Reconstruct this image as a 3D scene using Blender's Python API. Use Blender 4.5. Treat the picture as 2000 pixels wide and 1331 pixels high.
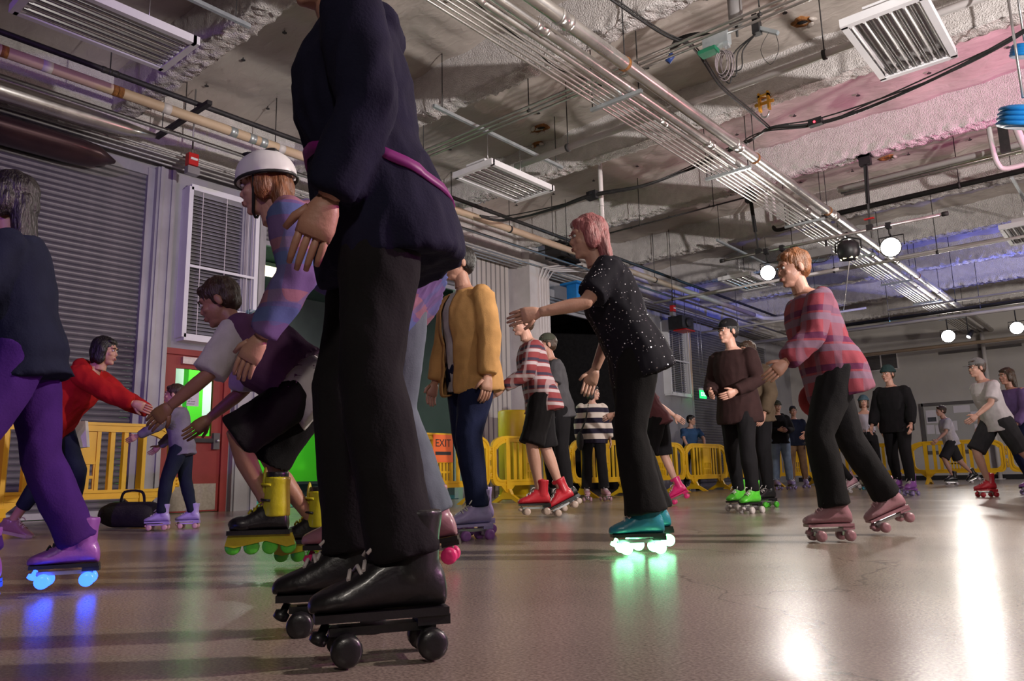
import bpy, math, random
from mathutils import Vector as V, Matrix as M, noise as NZ
rnd = random.Random(7)
for o in list(bpy.data.objects): bpy.data.objects.remove(o)
scene = bpy.context.scene
C = scene.collection
PI = math.pi
def R(a): return math.radians(a)

# ------------------------------------------------------------------ camera
FPX = 1490.0                       # focal length in pixels of the 2000 x 1331 frame
CAM = V((0, 0, 0.38))
PITCH = math.atan(266.5 / FPX); ROLL = R(1.25); YAW = R(40.4)
cF = V((-math.sin(YAW) * math.cos(PITCH), math.cos(YAW) * math.cos(PITCH), math.sin(PITCH)))
cR0 = V((math.cos(YAW), math.sin(YAW), 0)); cU0 = cR0.cross(cF)
cR = cR0 * math.cos(ROLL) - cU0 * math.sin(ROLL)
cU = cU0 * math.cos(ROLL) + cR0 * math.sin(ROLL)
cam = bpy.data.cameras.new('camera'); camo = bpy.data.objects.new('camera', cam); C.objects.link(camo)
cam.sensor_width = 36.0; cam.lens = FPX * 36.0 / 2000.0; cam.clip_start = 0.05; cam.clip_end = 200
mw = M((cR, cU, -cF)).transposed().to_4x4(); mw.translation = CAM; camo.matrix_world = mw
scene.camera = camo
def ray(x, y): return cF + cR * ((x - 1000) / FPX) + cU * ((665.5 - y) / FPX)
def at(x, y, d): return CAM + ray(x, y) * d
def onz(x, y, z): r = ray(x, y); return CAM + r * ((z - CAM.z) / r.z)
def onx(x, y, X): r = ray(x, y); return CAM + r * (X / r.x)
def gnd(x, d): p = at(x, 935, d); return V((p.x, p.y, 0))

# ------------------------------------------------------------------ view, world, lamps
vs = scene.view_settings
vs.view_transform = 'Standard'; vs.look = 'None'; vs.gamma = 1.0; vs.use_curve_mapping = False
vs.exposure = 0.0
w = bpy.data.worlds.new('world'); scene.world = w; w.use_nodes = True
w.node_tree.nodes['Background'].inputs[0].default_value = (0.06, 0.055, 0.07, 1)
w.node_tree.nodes['Background'].inputs[1].default_value = 1.0
def spot(name, loc, target, watts, color, angle=60, blend=0.5, size=0.1, parent=None):
    l = bpy.data.lights.new(name, 'SPOT'); l.energy = watts; l.color = color
    l.spot_size = R(angle); l.spot_blend = blend; l.shadow_soft_size = size
    o = bpy.data.objects.new(name, l); C.objects.link(o)
    o.location = loc; o.rotation_euler = (V(target) - V(loc)).to_track_quat('-Z', 'Y').to_euler()
    if parent: o.parent = parent; o.matrix_parent_inverse = parent.matrix_world.inverted()
    return o
WARM = (1.0, 0.93, 0.85)
# unseen stage spots without lamp bodies, plus fill spots added to brighten
spot('stage_uplight_spot', (4.5, 3.0, 1.6), (-3.0, 7.6, 5.6), 4300, (1.0, 0.93, 0.90), 82, 0.8, 0.10)
spot('stage_uplight_spot', (5.5, 12.0, 1.6), (-3, 15, 5.4), 1250, (1.0, 0.90, 0.84), 110, 0.9, 0.12)
spot('rear_fill_spot', (3.0, -3.0, 4.3), (-3.0, 5.0, 0.0), 420, (1.0, 0.90, 0.80), 80, 0.9, 0.30)  # added front fill from behind the camera, no fixture
spot('side_fill_spot', (3.6, 6.6, 4.4), (-2.2, 3.4, 0.0), 2500, (1.0, 0.88, 0.77), 78, 0.9, 0.12)  # added to fill the foreground floor, angled like the skaters' shadows
spot('far_fill_spot', (4.0, 17.0, 4.2), (-4.8, 27.0, 2.4), 1500, (1.0, 0.92, 0.84), 80, 0.9, 0.15)  # unseen, added to brighten the far wall
spot('magenta_spot', (5.0, 10.5, 1.8), (0.1, 11.3, 5.4), 1900, (1.0, 0.03, 0.55), 42, 0.9, 0.08)
spot('pink_wash_spot', (5.0, 13.0, 1.8), (-1.6, 10.0, 5.4), 520, (1.0, 0.25, 0.32), 70, 1.0, 0.10)
spot('blue_spot', (5.5, 19.5, 1.8), (-1.0, 19.6, 5.3), 6500, (0.04, 0.10, 1.0), 46, 0.9, 0.08)
spot('cyan_spot', (-4.5, 21.5, 3.6), (-8.0, 14.2, 5.5), 420, (0.08, 0.55, 1.0), 34, 0.8, 0.05)
spot('purple_spot', (0.5, -5.0, 3.2), (-9.5, 3.6, 1.2), 1300, (0.42, 0.16, 1.0), 50, 0.9, 0.10)
spot('violet_rim_spot', (3.2, 5.2, 2.6), (-1.0, 1.6, 1.0), 420, (0.85, 0.02, 0.75), 34, 0.8, 0.08)

# ------------------------------------------------------------------ helpers
def tag(o, label=None, cat=None, group=None, kind=None):
    if label: o['label'] = label
    if cat: o['category'] = cat
    if group: o['group'] = group
    if kind: o['kind'] = kind
    return o
def empty(name, loc=(0, 0, 0), rz=0, parent=None):
    o = bpy.data.objects.new(name, None); C.objects.link(o); o.empty_display_size = 0.1
    o.location = loc; o.rotation_euler = (0, 0, rz); o.parent = parent
    return o
def perp(d):
    d = V(d).normalized(); a = V((0, 0, 1)) if abs(d.z) < 0.9 else V((1, 0, 0))
    x = d.cross(a).normalized(); return x, x.cross(d).normalized()
class MB:
    def __init__(s): s.v = []; s.f = []; s.sm = []
    def add(s, vs_, fs, smooth=False):
        n = len(s.v); s.v += [tuple(p) for p in vs_]
        s.f += [tuple(i + n for i in f) for f in fs]; s.sm += [smooth] * len(fs); return s
    def box(s, c, size, rot=None):
        c = V(c); h = V(size) * 0.5; vv = []
        for z in (-1, 1):
            for x, y in ((-1, -1), (1, -1), (1, 1), (-1, 1)):
                p = V((x * h.x, y * h.y, z * h.z)); vv.append(c + (rot @ p if rot else p))
        return s.add(vv, [(3, 2, 1, 0), (4, 5, 6, 7), (0, 1, 5, 4), (1, 2, 6, 5), (2, 3, 7, 6), (3, 0, 4, 7)])
    def bb(s, a, b): a = V(a); b = V(b); return s.box((a + b) / 2, [abs(q) for q in (b - a)])
    def bar(s, a, b, w_, h_, up=(0, 0, 1)):
        a = V(a); b = V(b); d = (b - a).normalized(); u = V(up)
        if abs(d.dot(u)) > 0.98: u = V((1, 0, 0))
        x = d.cross(u).normalized(); z = x.cross(d)
        return s.box((a + b) / 2, (w_, (b - a).length, h_), M((x, d, z)).transposed())
    def loft(s, rings, smooth=True, cap=True, closed=False):
        n = len(rings[0]); k = len(s.v); m = len(rings)
        for r in rings: s.v += [tuple(p) for p in r]
        for i in range(m - 1 if not closed else m):
            j2 = (i + 1) % m
            for j in range(n):
                a = k + i * n + j; b = k + i * n + (j + 1) % n
                c = k + j2 * n + (j + 1) % n; d = k + j2 * n + j
                s.f.append((a, b, c, d)); s.sm.append(smooth)
        if cap and not closed:
            s.f.append(tuple(k + j for j in reversed(range(n)))); s.sm.append(False)
            s.f.append(tuple(k + (m - 1) * n + j for j in range(n))); s.sm.append(False)
        return s
    def tube(s, path, r, n=8, cap=True):
        path = [V(p) for p in path]; rings = []; x = None
        for i, p in enumerate(path):
            d = (path[min(i + 1, len(path) - 1)] - path[max(i - 1, 0)]).normalized()
            if x is None: x, y = perp(d)
            else:
                x = (x - d * x.dot(d)).normalized(); y = x.cross(d)
            rr = r[i] if isinstance(r, (list, tuple)) else r
            rings.append([p + x * (rr * math.cos(2 * PI * j / n)) - y * (rr * math.sin(2 * PI * j / n)) for j in range(n)])
        return s.loft(rings, True, cap)
    def ell(s, c, r, rot=None, nu=14, nv=9):
        c = V(c); vv = []; ff = []
        for i in range(1, nv):
            t = PI * i / nv
            for j in range(nu):
                p_ = 2 * PI * j / nu
                p = V((r[0] * math.sin(t) * math.cos(p_), r[1] * math.sin(t) * math.sin(p_), r[2] * math.cos(t)))
                vv.append(c + (rot @ p if rot else p))
        top = V((0, 0, r[2])); bot = V((0, 0, -r[2]))
        vv.append(c + (rot @ top if rot else top)); vv.append(c + (rot @ bot if rot else bot))
        T = len(vv) - 2; B = T + 1
        for i in range(nv - 2):
            for j in range(nu):
                ff.append((i * nu + j, (i + 1) * nu + j, (i + 1) * nu + (j + 1) % nu, i * nu + (j + 1) % nu))
        for j in range(nu):
            ff.append((T, j, (j + 1) % nu)); ff.append((B, (nv - 2) * nu + (j + 1) % nu, (nv - 2) * nu + j))
        return s.add(vv, ff, True)
    def lathe(s, prof, c, ax=(0, 0, 1), n=16):
        c = V(c); ax = V(ax).normalized(); x, y = perp(ax)
        rings = [[c + ax * h + x * (r * math.cos(2 * PI * j / n)) - y * (r * math.sin(2 * PI * j / n)) for j in range(n)] for r, h in prof]
        return s.loft(rings, True, True)
    def prism(s, poly, o, ex, ey, ez, depth):
        o = V(o); ex = V(ex); ey = V(ey); ez = V(ez); n = len(poly)
        vv = [o + ex * a + ey * b - ez * (depth / 2) for a, b in poly] + [o + ex * a + ey * b + ez * (depth / 2) for a, b in poly]
        ff = [tuple(reversed(range(n))), tuple(range(n, 2 * n))] + [(i, (i + 1) % n, n + (i + 1) % n, n + i) for i in range(n)]
        return s.add(vv, ff)
    def mesh(s, name='mesh'):
        me = bpy.data.meshes.new(name); me.from_pydata(s.v, [], s.f)
        me.polygons.foreach_set('use_smooth', s.sm); me.update(); return me
    def build(s, name, mat, parent=None, loc=None):
        me = s.mesh(name); me.materials.append(MAT[mat] if isinstance(mat, str) else mat)
        return link(name, me, parent, loc)
def link(name, me, parent=None, loc=None):
    o = bpy.data.objects.new(name, me); C.objects.link(o); o.parent = parent
    if loc is not None: o.location = loc
    return o
def thing(mb, name, mat, label, cat, group=None):
    return tag(mb.build(name, mat), label, cat, group)
def struct(mb, name, mat, parent=None):
    o = mb.build(name, mat, parent)
    if not parent: o['kind'] = 'structure'
    return o

# ------------------------------------------------------------------ materials
MAT = {}
def pmat(name, c1, c2=None, scale=6.0, rough=0.6, metal=0.0, bump=0.0, bscale=60.0, rvar=0.0, detail=4.0,
         emit=None, estr=0.0, coat=0.0, stretch=(1, 1, 1), spec=0.5, sheen=0.0, alpha=1.0, trans=0.0, bdist=0.02, bdistort=0.0):
    m = bpy.data.materials.new(name); m.use_nodes = True; nt = m.node_tree; b = nt.nodes['Principled BSDF']
    L = nt.links.new; N = nt.nodes.new
    c2 = c2 or tuple(q * 0.8 for q in c1)
    tc = N('ShaderNodeTexCoord'); mp = N('ShaderNodeMapping'); mp.inputs['Scale'].default_value = stretch
    L(tc.outputs['Object'], mp.inputs[0])
    nz = N('ShaderNodeTexNoise'); nz.inputs['Scale'].default_value = scale; nz.inputs['Detail'].default_value = detail
    L(mp.outputs[0], nz.inputs['Vector'])
    cr = N('ShaderNodeValToRGB'); cr.color_ramp.elements[0].color = (*c2, 1); cr.color_ramp.elements[1].color = (*c1, 1)
    cr.color_ramp.elements[0].position = 0.35; cr.color_ramp.elements[1].position = 0.65
    L(nz.outputs[0], cr.inputs[0]); L(cr.outputs[0], b.inputs['Base Color'])
    b.inputs['Metallic'].default_value = metal; b.inputs['Roughness'].default_value = rough
    b.inputs['Specular IOR Level'].default_value = spec
    b.inputs['Coat Weight'].default_value = coat; b.inputs['Coat Roughness'].default_value = 0.15
    b.inputs['Sheen Weight'].default_value = sheen
    b.inputs['Transmission Weight'].default_value = trans; b.inputs['Alpha'].default_value = alpha
    if rvar:
        mr = N('ShaderNodeMapRange'); mr.inputs['To Min'].default_value = rough - rvar; mr.inputs['To Max'].default_value = rough + rvar
        L(nz.outputs[0], mr.inputs[0]); L(mr.outputs[0], b.inputs['Roughness'])
    if bump:
        n2 = N('ShaderNodeTexNoise'); n2.inputs['Scale'].default_value = bscale; n2.inputs['Detail'].default_value = 3
        L(mp.outputs[0], n2.inputs['Vector'])
        bp = N('ShaderNodeBump'); bp.inputs['Strength'].default_value = bump; bp.inputs['Distance'].default_value = bdist; n2.inputs['Distortion'].default_value = bdistort
        L(n2.outputs[0], bp.inputs['Height']); L(bp.outputs[0], b.inputs['Normal'])
    if emit:
        b.inputs['Emission Color'].default_value = (*emit, 1); b.inputs['Emission Strength'].default_value = estr
    MAT[name] = m; return m
def bands(name, cols, axis=2, period=0.2, offset=0.0, base='cloth'):
    """flat printed / knitted bands along an object axis: cols = [(fraction, colour), ...]"""
    m = pmat(name, cols[0][1], cols[0][1], rough=0.9, bump=0.25, bscale=120, spec=.2, bdist=.003)
    nt = m.node_tree; L = nt.links.new; N = nt.nodes.new; b = nt.nodes['Principled BSDF']
    tc = N('ShaderNodeTexCoord'); sp = N('ShaderNodeSeparateXYZ'); L(tc.outputs['Object'], sp.inputs[0])
    ad = N('ShaderNodeMath'); ad.operation = 'ADD'; ad.inputs[1].default_value = offset + 10 * period; L(sp.outputs[axis], ad.inputs[0])
    mo = N('ShaderNodeMath'); mo.operation = 'MODULO'; mo.inputs[1].default_value = period; L(ad.outputs[0], mo.inputs[0])
    dv_ = N('ShaderNodeMath'); dv_.operation = 'DIVIDE'; dv_.inputs[1].default_value = period; L(mo.outputs[0], dv_.inputs[0])
    cr = N('ShaderNodeValToRGB'); cr.color_ramp.interpolation = 'CONSTANT'
    el = cr.color_ramp.elements
    while len(el) < len(cols): el.new(0.5)
    for e, (p, c) in zip(el, cols): e.position = p; e.color = (*c, 1)
    L(dv_.outputs[0], cr.inputs[0]); L(cr.outputs[0], b.inputs['Base Color'])
    return m
def plaid(name, a, b_, c, per=0.11):
    m = bands(name, [(0, a), (0.45, b_), (0.7, a), (0.78, c)], 2, per)
    nt = m.node_tree; L = nt.links.new; N = nt.nodes.new; bs = nt.nodes['Principled BSDF']
    src = bs.inputs['Base Color'].links[0].from_socket
    tc = N('ShaderNodeTexCoord'); sp = N('ShaderNodeSeparateXYZ'); L(tc.outputs['Object'], sp.inputs[0])
    ad = N('ShaderNodeMath'); ad.operation = 'ADD'; L(sp.outputs[0], ad.inputs[0]); L(sp.outputs[1], ad.inputs[1])
    a2 = N('ShaderNodeMath'); a2.operation = 'ADD'; a2.inputs[1].default_value = 10 * per; L(ad.outputs[0], a2.inputs[0])
    mo = N('ShaderNodeMath'); mo.operation = 'MODULO'; mo.inputs[1].default_value = per; L(a2.outputs[0], mo.inputs[0])
    gt = N('ShaderNodeMath'); gt.operation = 'LESS_THAN'; gt.inputs[1].default_value = per * 0.3; L(mo.outputs[0], gt.inputs[0])
    sc = N('ShaderNodeMath'); sc.operation = 'MULTIPLY'; sc.inputs[1].default_value = 0.55; L(gt.outputs[0], sc.inputs[0])
    mx = N('ShaderNodeMix'); mx.data_type = 'RGBA'; L(sc.outputs[0], mx.inputs['Factor']); L(src, mx.inputs['A'])
    mx.inputs['B'].default_value = (*b_, 1); L(mx.outputs['Result'], bs.inputs['Base Color'])
    return m
pmat('insulation', (0.50, 0.445, 0.40), (0.44, 0.39, 0.35), 1.2, 0.40, 0, 0.55, 5.0, 0.06, bdistort=.5, bdist=.03, stretch=(1.0, 2.2, 1))
pmat('fireproof', (0.74, 0.70, 0.68), (0.64, 0.60, 0.58), 9, 0.95, 0, 1.0, 60, bdist=.03)
pmat('wall_paint', (0.50, 0.47, 0.44), (0.45, 0.42, 0.40), 1.5, 0.7, 0, 0.12, 30)
pmat('wall_grey', (0.34, 0.33, 0.35), (0.29, 0.28, 0.30), 2, 0.65, 0, 0.1, 30)
pmat('column_white', (0.62, 0.58, 0.57), (0.52, 0.48, 0.47), 2.5, 0.6, 0, 0.2, 25)
pmat('steel_jamb', (0.40, 0.39, 0.43), (0.34, 0.33, 0.36), 3, 0.45, 0.3, 0.05, 40)
pmat('shutter', (0.21, 0.20, 0.215), (0.17, 0.165, 0.18), 3, 0.42, 0.35, 0.04, 40)
pmat('red_door', (0.30, 0.028, 0.025), (0.24, 0.022, 0.02), 3, 0.42, 0, 0.04, 50)
pmat('kick_plate', (0.36, 0.32, 0.27), (0.30, 0.26, 0.22), 30, 0.5, 0.6, 0.1, 150)
pmat('brushed', (0.60, 0.60, 0.61), (0.50, 0.50, 0.52), 20, 0.32, 0.9)
pmat('galvanised', (0.68, 0.66, 0.63), (0.56, 0.54, 0.52), 5, 0.30, 0.85, 0.03, 30, 0.08)
pmat('strut', (0.55, 0.60, 0.62), (0.45, 0.50, 0.52), 8, 0.4, 0.6)
pmat('dark_iron', (0.035, 0.032, 0.032), (0.02, 0.02, 0.02), 8, 0.6, 0.2, 0.1, 60)
pmat('duct_grey', (0.34, 0.33, 0.33), (0.27, 0.26, 0.26), 3, 0.45, 0.5)
pmat('beige_pipe', (0.62, 0.47, 0.33), (0.52, 0.38, 0.26), 2.5, 0.55, 0, 0.05, 40)
pmat('rust', (0.36, 0.15, 0.04), (0.18, 0.07, 0.02), 20, 0.9, 0, 0.5, 60)
pmat('white_pipe', (0.70, 0.66, 0.65), (0.62, 0.58, 0.57), 3, 0.45)
pmat('white_enamel', (0.80, 0.80, 0.82), (0.74, 0.74, 0.76), 3, 0.35)
pmat('reflector', (0.80, 0.79, 0.78), (0.72, 0.71, 0.70), 12, 0.16, 1.0)
pmat('tube_glass', (0.80, 0.79, 0.77), (0.72, 0.71, 0.70), 4, 0.15, 0, coat=0.5)
pmat('black_plastic', (0.018, 0.018, 0.020), (0.010, 0.010, 0.012), 10, 0.45)
pmat('cable_black', (0.022, 0.021, 0.022), (0.012, 0.012, 0.012), 10, 0.5)
pmat('cable_grey', (0.24, 0.20, 0.21), (0.18, 0.15, 0.16), 10, 0.5)
pmat('blue_tape', (0.02, 0.05, 0.22), (0.015, 0.04, 0.16), 10, 0.5)
pmat('green_box', (0.02, 0.20, 0.10), (0.015, 0.15, 0.08), 10, 0.4)
pmat('yellow_plastic', (0.80, 0.47, 0.012), (0.70, 0.40, 0.010), 4, 0.38, 0, 0.03, 80)
pmat('yellow_bollard', (0.80, 0.55, 0.015), (0.72, 0.48, 0.012), 2, 0.4)
pmat('hoist_yellow', (0.75, 0.38, 0.02), (0.6, 0.28, 0.02), 10, 0.45)
pmat('orange_sign', (0.85, 0.16, 0.03), (0.78, 0.13, 0.02), 5, 0.5)
pmat('fire_red', (0.55, 0.02, 0.02), (0.48, 0.015, 0.015), 5, 0.4)
pmat('ink', (0.012, 0.012, 0.014), None, 5, 0.6)
pmat('paper', (0.68, 0.64, 0.70), (0.64, 0.60, 0.66), 3, 0.8)
pmat('photo_dark', (0.08, 0.085, 0.10), (0.03, 0.03, 0.04), 6, 0.6)
pmat('board_grey', (0.42, 0.41, 0.40), (0.38, 0.37, 0.36), 2, 0.6)
pmat('frame_dark', (0.11, 0.10, 0.10), (0.09, 0.08, 0.08), 4, 0.5)
pmat('vent_dark', (0.10, 0.095, 0.095), (0.08, 0.07, 0.07), 4, 0.6)
pmat('annex_green', (0.10, 0.75, 0.02), (0.08, 0.68, 0.02), 1, 0.6)
pmat('annex_white', (0.78, 0.80, 0.80), (0.72, 0.75, 0.75), 1, 0.6)
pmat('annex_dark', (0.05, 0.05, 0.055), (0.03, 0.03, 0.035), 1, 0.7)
pmat('annex_teal', (0.03, 0.16, 0.20), (0.02, 0.12, 0.16), 1, 0.3)
pmat('exit_green', (0.02, 0.5, 0.12), None, 4, 0.4, emit=(0.02, 0.9, 0.18), estr=1.4)
pmat('exit_letter', (0.8, 0.95, 0.85), None, 4, 0.4, emit=(0.6, 1.0, 0.7), estr=2.5)
pmat('lamp_glow', (1, 1, 1), None, 4, 0.4, emit=(1.0, 0.95, 0.88), estr=40.0)
pmat('lamp_dim', (1, 0.9, 0.6), None, 4, 0.4, emit=(1.0, 0.85, 0.5), estr=4.0)
pmat('red_led', (0.5, 0, 0), None, 4, 0.4, emit=(1.0, 0.05, 0.08), estr=4.0)
pmat('blue_housing', (0.01, 0.20, 0.55), (0.008, 0.15, 0.45), 4, 0.4)
pmat('chrome_teal', (0.5, 0.75, 0.78), (0.3, 0.55, 0.6), 20, 0.15, 0.9)
pmat('hood_bronze', (0.10, 0.055, 0.055), (0.07, 0.04, 0.045), 4, 0.30, 0.6)
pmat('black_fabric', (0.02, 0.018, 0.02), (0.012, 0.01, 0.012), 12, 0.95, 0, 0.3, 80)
pmat('strap_black', (0.018, 0.017, 0.018), None, 12, 0.85)
pmat('window_glass', (0.9, 0.95, 0.95), (0.88, 0.93, 0.93), 2, 0.03, trans=1.0)
MAT['window_glass'].node_tree.nodes['Principled BSDF'].inputs['IOR'].default_value = 1.05
# polished concrete floor
def floor_mat():
    m = pmat('concrete', (0.300, 0.252, 0.220), (0.235, 0.198, 0.172), 1.1, 0.25, 0, 0, detail=8, rvar=0.04, spec=0.5)
    nt = m.node_tree; L = nt.links.new; N = nt.nodes.new; b = nt.nodes['Principled BSDF']
    src = b.inputs['Base Color'].links[0].from_socket
    tc = N('ShaderNodeTexCoord')
    n1 = N('ShaderNodeTexNoise'); n1.inputs['Scale'].default_value = 130; n1.inputs['Detail'].default_value = 4; L(tc.outputs['Object'], n1.inputs['Vector'])
    r1 = N('ShaderNodeValToRGB'); r1.color_ramp.elements[0].color = (0.58, 0.56, 0.54, 1); r1.color_ramp.elements[1].color = (1.28, 1.26, 1.22, 1)
    r1.color_ramp.elements[0].position = 0.32; r1.color_ramp.elements[1].position = 0.68; L(n1.outputs[0], r1.inputs[0])
    mx = N('ShaderNodeMix'); mx.data_type = 'RGBA'; mx.blend_type = 'MULTIPLY'; mx.inputs['Factor'].default_value = 1
    L(src, mx.inputs['A']); L(r1.outputs[0], mx.inputs['B'])
    # hairline cracks
    nw = N('ShaderNodeTexNoise'); nw.inputs['Scale'].default_value = 1.6; nw.inputs['Detail'].default_value = 6; L(tc.outputs['Object'], nw.inputs['Vector'])
    va = N('ShaderNodeVectorMath'); va.operation = 'MULTIPLY_ADD'; va.inputs[1].default_value = (0.9, 0.9, 0.9); L(nw.outputs['Color'], va.inputs[0]); L(tc.outputs['Object'], va.inputs[2])
    vo = N('ShaderNodeTexVoronoi'); vo.feature = 'DISTANCE_TO_EDGE'; vo.inputs['Scale'].default_value = 0.42; L(va.outputs[0], vo.inputs['Vector'])
    cr = N('ShaderNodeValToRGB'); cr.color_ramp.elements[0].color = (0.32, 0.30, 0.28, 1); cr.color_ramp.elements[1].color = (1, 1, 1, 1)
    cr.color_ramp.elements[0].position = 0.0005; cr.color_ramp.elements[1].position = 0.0022; L(vo.outputs['Distance'], cr.inputs[0])
    m2 = N('ShaderNodeMix'); m2.data_type = 'RGBA'; m2.blend_type = 'MULTIPLY'; m2.inputs['Factor'].default_value = 0.8
    L(mx.outputs['Result'], m2.inputs['A']); L(cr.outputs[0], m2.inputs['B'])
    # pale scuffs from wheels
    mp = N('ShaderNodeMapping'); mp.inputs['Scale'].default_value = (0.7, 7, 1); mp.inputs['Rotation'].default_value = (0, 0, 0.5); L(tc.outputs['Object'], mp.inputs[0])
    sn = N('ShaderNodeTexNoise'); sn.inputs['Scale'].default_value = 2.2; sn.inputs['Detail'].default_value = 9; sn.inputs['Roughness'].default_value = 0.7; L(mp.outputs[0], sn.inputs['Vector'])
    sr = N('ShaderNodeValToRGB'); sr.color_ramp.elements[0].position = 0.66; sr.color_ramp.elements[1].position = 0.74
    sr.color_ramp.elements[0].color = (0, 0, 0, 1); sr.color_ramp.elements[1].color = (0.35, 0.35, 0.35, 1); L(sn.outputs[0], sr.inputs[0])
    m3 = N('ShaderNodeMix'); m3.data_type = 'RGBA'; L(sr.outputs[0], m3.inputs['Factor']); L(m2.outputs['Result'], m3.inputs['A']); m3.inputs['B'].default_value = (0.42, 0.40, 0.38, 1)
    L(m3.outputs['Result'], b.inputs['Base Color'])
    bp = N('ShaderNodeBump'); bp.inputs['Strength'].default_value = 0.05; bp.inputs['Distance'].default_value = 0.004
    n3 = N('ShaderNodeTexNoise'); n3.inputs['Scale'].default_value = 160; n3.inputs['Detail'].default_value = 5; L(tc.outputs['Object'], n3.inputs['Vector'])
    L(n3.outputs[0], bp.inputs['Height']); L(bp.outputs[0], b.inputs['Normal'])
floor_mat()
# ------------------------------------------------------------------ the shell
X0, X1, Y0, Y1 = -10.0, 12.0, -8.0, 27.0
ZC = 5.6
mb = MB(); mb.bb((X0 - 5.2, Y0 - .3, -0.2), (X1 + .3, Y1 + .3, 0)); floor_o = struct(mb, 'floor', 'concrete')
# left wall: piers and headers around the shutter openings (y0, y1, height)
OPEN = [(0.3, 4.3, 4.5), (4.62, 5.52, 2.16), (6.0, 10.3, 4.3), (12.8, 17.4, 4.3), (19.5, 25.0, 4.45)]
wall_left = None
mb = MB(); yy = Y0 - .3
for a, b, h in OPEN:
    mb.bb((X0 - .25, yy, 0), (X0, a, ZC + .3)); mb.bb((X0 - .25, a, h), (X0, b, ZC + .3)); yy = b
mb.bb((X0 - .25, yy, 0), (X0, Y1 + .3, ZC + .3))
wall_left = struct(mb, 'wall_left', 'wall_grey')
struct(MB().bb((X0 - .25, Y1, 0), (X1 + .3, Y1 + .25, ZC + .3)), 'wall_far', 'wall_paint')
struct(MB().bb((X1, Y0 - .3, 0), (X1 + .25, Y1, ZC + .3)), 'wall_right', 'wall_paint')
struct(MB().bb((X0, Y0 - .25, 0), (X1, Y0, ZC + .3)), 'wall_back', 'wall_paint')
# black rubber base along the far wall
struct(MB().bb((X0, Y1 - .02, 0), (X1, Y1, .14)), 'baseboard_far', 'black_plastic')
# insulation blanket ceiling: pinned sheet that sags between the pins
BY = [3.73 + 2.67 * k for k in range(-4, 9)]
def ceiling_z(x, y):
    px_, py_ = (x * 1.1) % 1.0, (y * 1.1) % 1.0
    sag = (math.sin(PI * px_) ** 2 + math.sin(PI * py_) ** 2) * 0.028
    n = NZ.noise(V((x * .8, y * .8, 3))) * .05 + abs(NZ.noise(V((x * 2.2, y * 4.5, 7)))) * -.075 + NZ.noise(V((x * 7, y * 3, 1))) * .010
    k = min(abs(y - b) for b in BY)
    return ZC - sag + n + .04 - .05 * max(0, 1 - k / .4)
mb = MB(); st = 0.11; nx = int((X1 - X0) / st) + 1; ny = int((Y1 - Y0) / st) + 1
vv = [(X0 + (X1 - X0) * i / (nx - 1), Y0 + (Y1 - Y0) * j / (ny - 1)) for j in range(ny) for i in range(nx)]
mb.add([(x, y, ceiling_z(x, y)) for x, y in vv],
       [(j * nx + i, (j + 1) * nx + i, (j + 1) * nx + i + 1, j * nx + i + 1) for j in range(ny - 1) for i in range(nx - 1)], True)
ceiling = struct(mb, 'ceiling', 'insulation')
struct(MB().bb((X0 - .3, Y0 - .3, ZC + .16), (X1 + .3, Y1 + .3, ZC + .3)), 'roof_deck', 'wall_grey', ceiling)
# insulation pins in view
pin = MB().tube([(0, 0, .05), (0, 0, -.02)], .006, 5).lathe([(.03, -.022), (.03, -.026)], (0, 0, 0), (0, 0, 1), 6).mesh('insulation_pin')
pin.materials.append(MAT['dark_iron']); np_ = 0
for i in range(-11, 1):
    for j in range(2, 18):
        x, y = i * .909, j * .909
        if min(abs(y - b) for b in BY) < .3 or x < X0 + .4: continue
        o = link('insulation_pin', pin, ceiling, (x, y, ceiling_z(x, y) - .01))
# sprayed beams across the room: near face, popcorn bottom
def sprayed(a, b, w_, z0, z1, axis, seed):
    """rough coated beam from a to b along axis ('x' or 'y'), centred, bottom z0"""
    mb = MB(); L_ = b - a; n = int(L_ / .036); prof = []
    zs = [1, .7, .45, .28, .22, .17, .12, .08, .04, 0]
    for t in zs: prof.append((-w_ / 2, z0 + (z1 - z0) * t))
    for t in range(1, 7): prof.append((-w_ / 2 + w_ * t / 6, z0))
    for t in reversed(zs[:-1]): prof.append((w_ / 2, z0 + (z1 - z0) * t))
    rings = []
    for i in range(n + 1):
        u = a + L_ * i / n; r = []
        for k, (c, z) in enumerate(prof):
            low = max(0, 1 - (z - z0) / .13) ** .5
            am = .006 + .026 * low
            d = (NZ.noise(V((u * 9, c * 9 + seed, z * 9))) + .6 * NZ.noise(V((u * 30, c * 30, z * 30 + seed)))) * am
            d2 = (NZ.noise(V((u * 13, seed, c * 15 + z * 7))) + NZ.noise(V((u * 31, seed, c * 31)))) * am
            r.append((u, c + (d if abs(c) > w_ * .4 else d2 * .4), z + (d2 if low else 0)))
        rings.append(r)
    nn = len(prof); k = 0
    vs_ = [p for r in rings for p in r]
    ff = [(i * nn + j, i * nn + j + 1, (i + 1) * nn + j + 1, (i + 1) * nn + j) for i in range(n) for j in range(nn - 1)]
    if axis == 'y': vs_ = [(c, u, z) for u, c, z in vs_]; ff = [tuple(reversed(f)) for f in ff]
    mb.add(vs_, ff, True); return mb
beam_me = {}
for i, y in enumerate(BY):
    if i % 3 not in beam_me:
        me = sprayed(X0 + .3, X1, .26, 5.02, 5.75, 'x', i * 3.7).mesh('beam'); me.materials.append(MAT['fireproof']); beam_me[i % 3] = me
    link('beam', beam_me[i % 3], ceiling, (0, y, 0))
o = sprayed(Y0, Y1, .34, 4.72, 5.6, 'y', 50).build('edge_beam', 'fireproof', ceiling); o.location.x = X0 + .18

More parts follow.
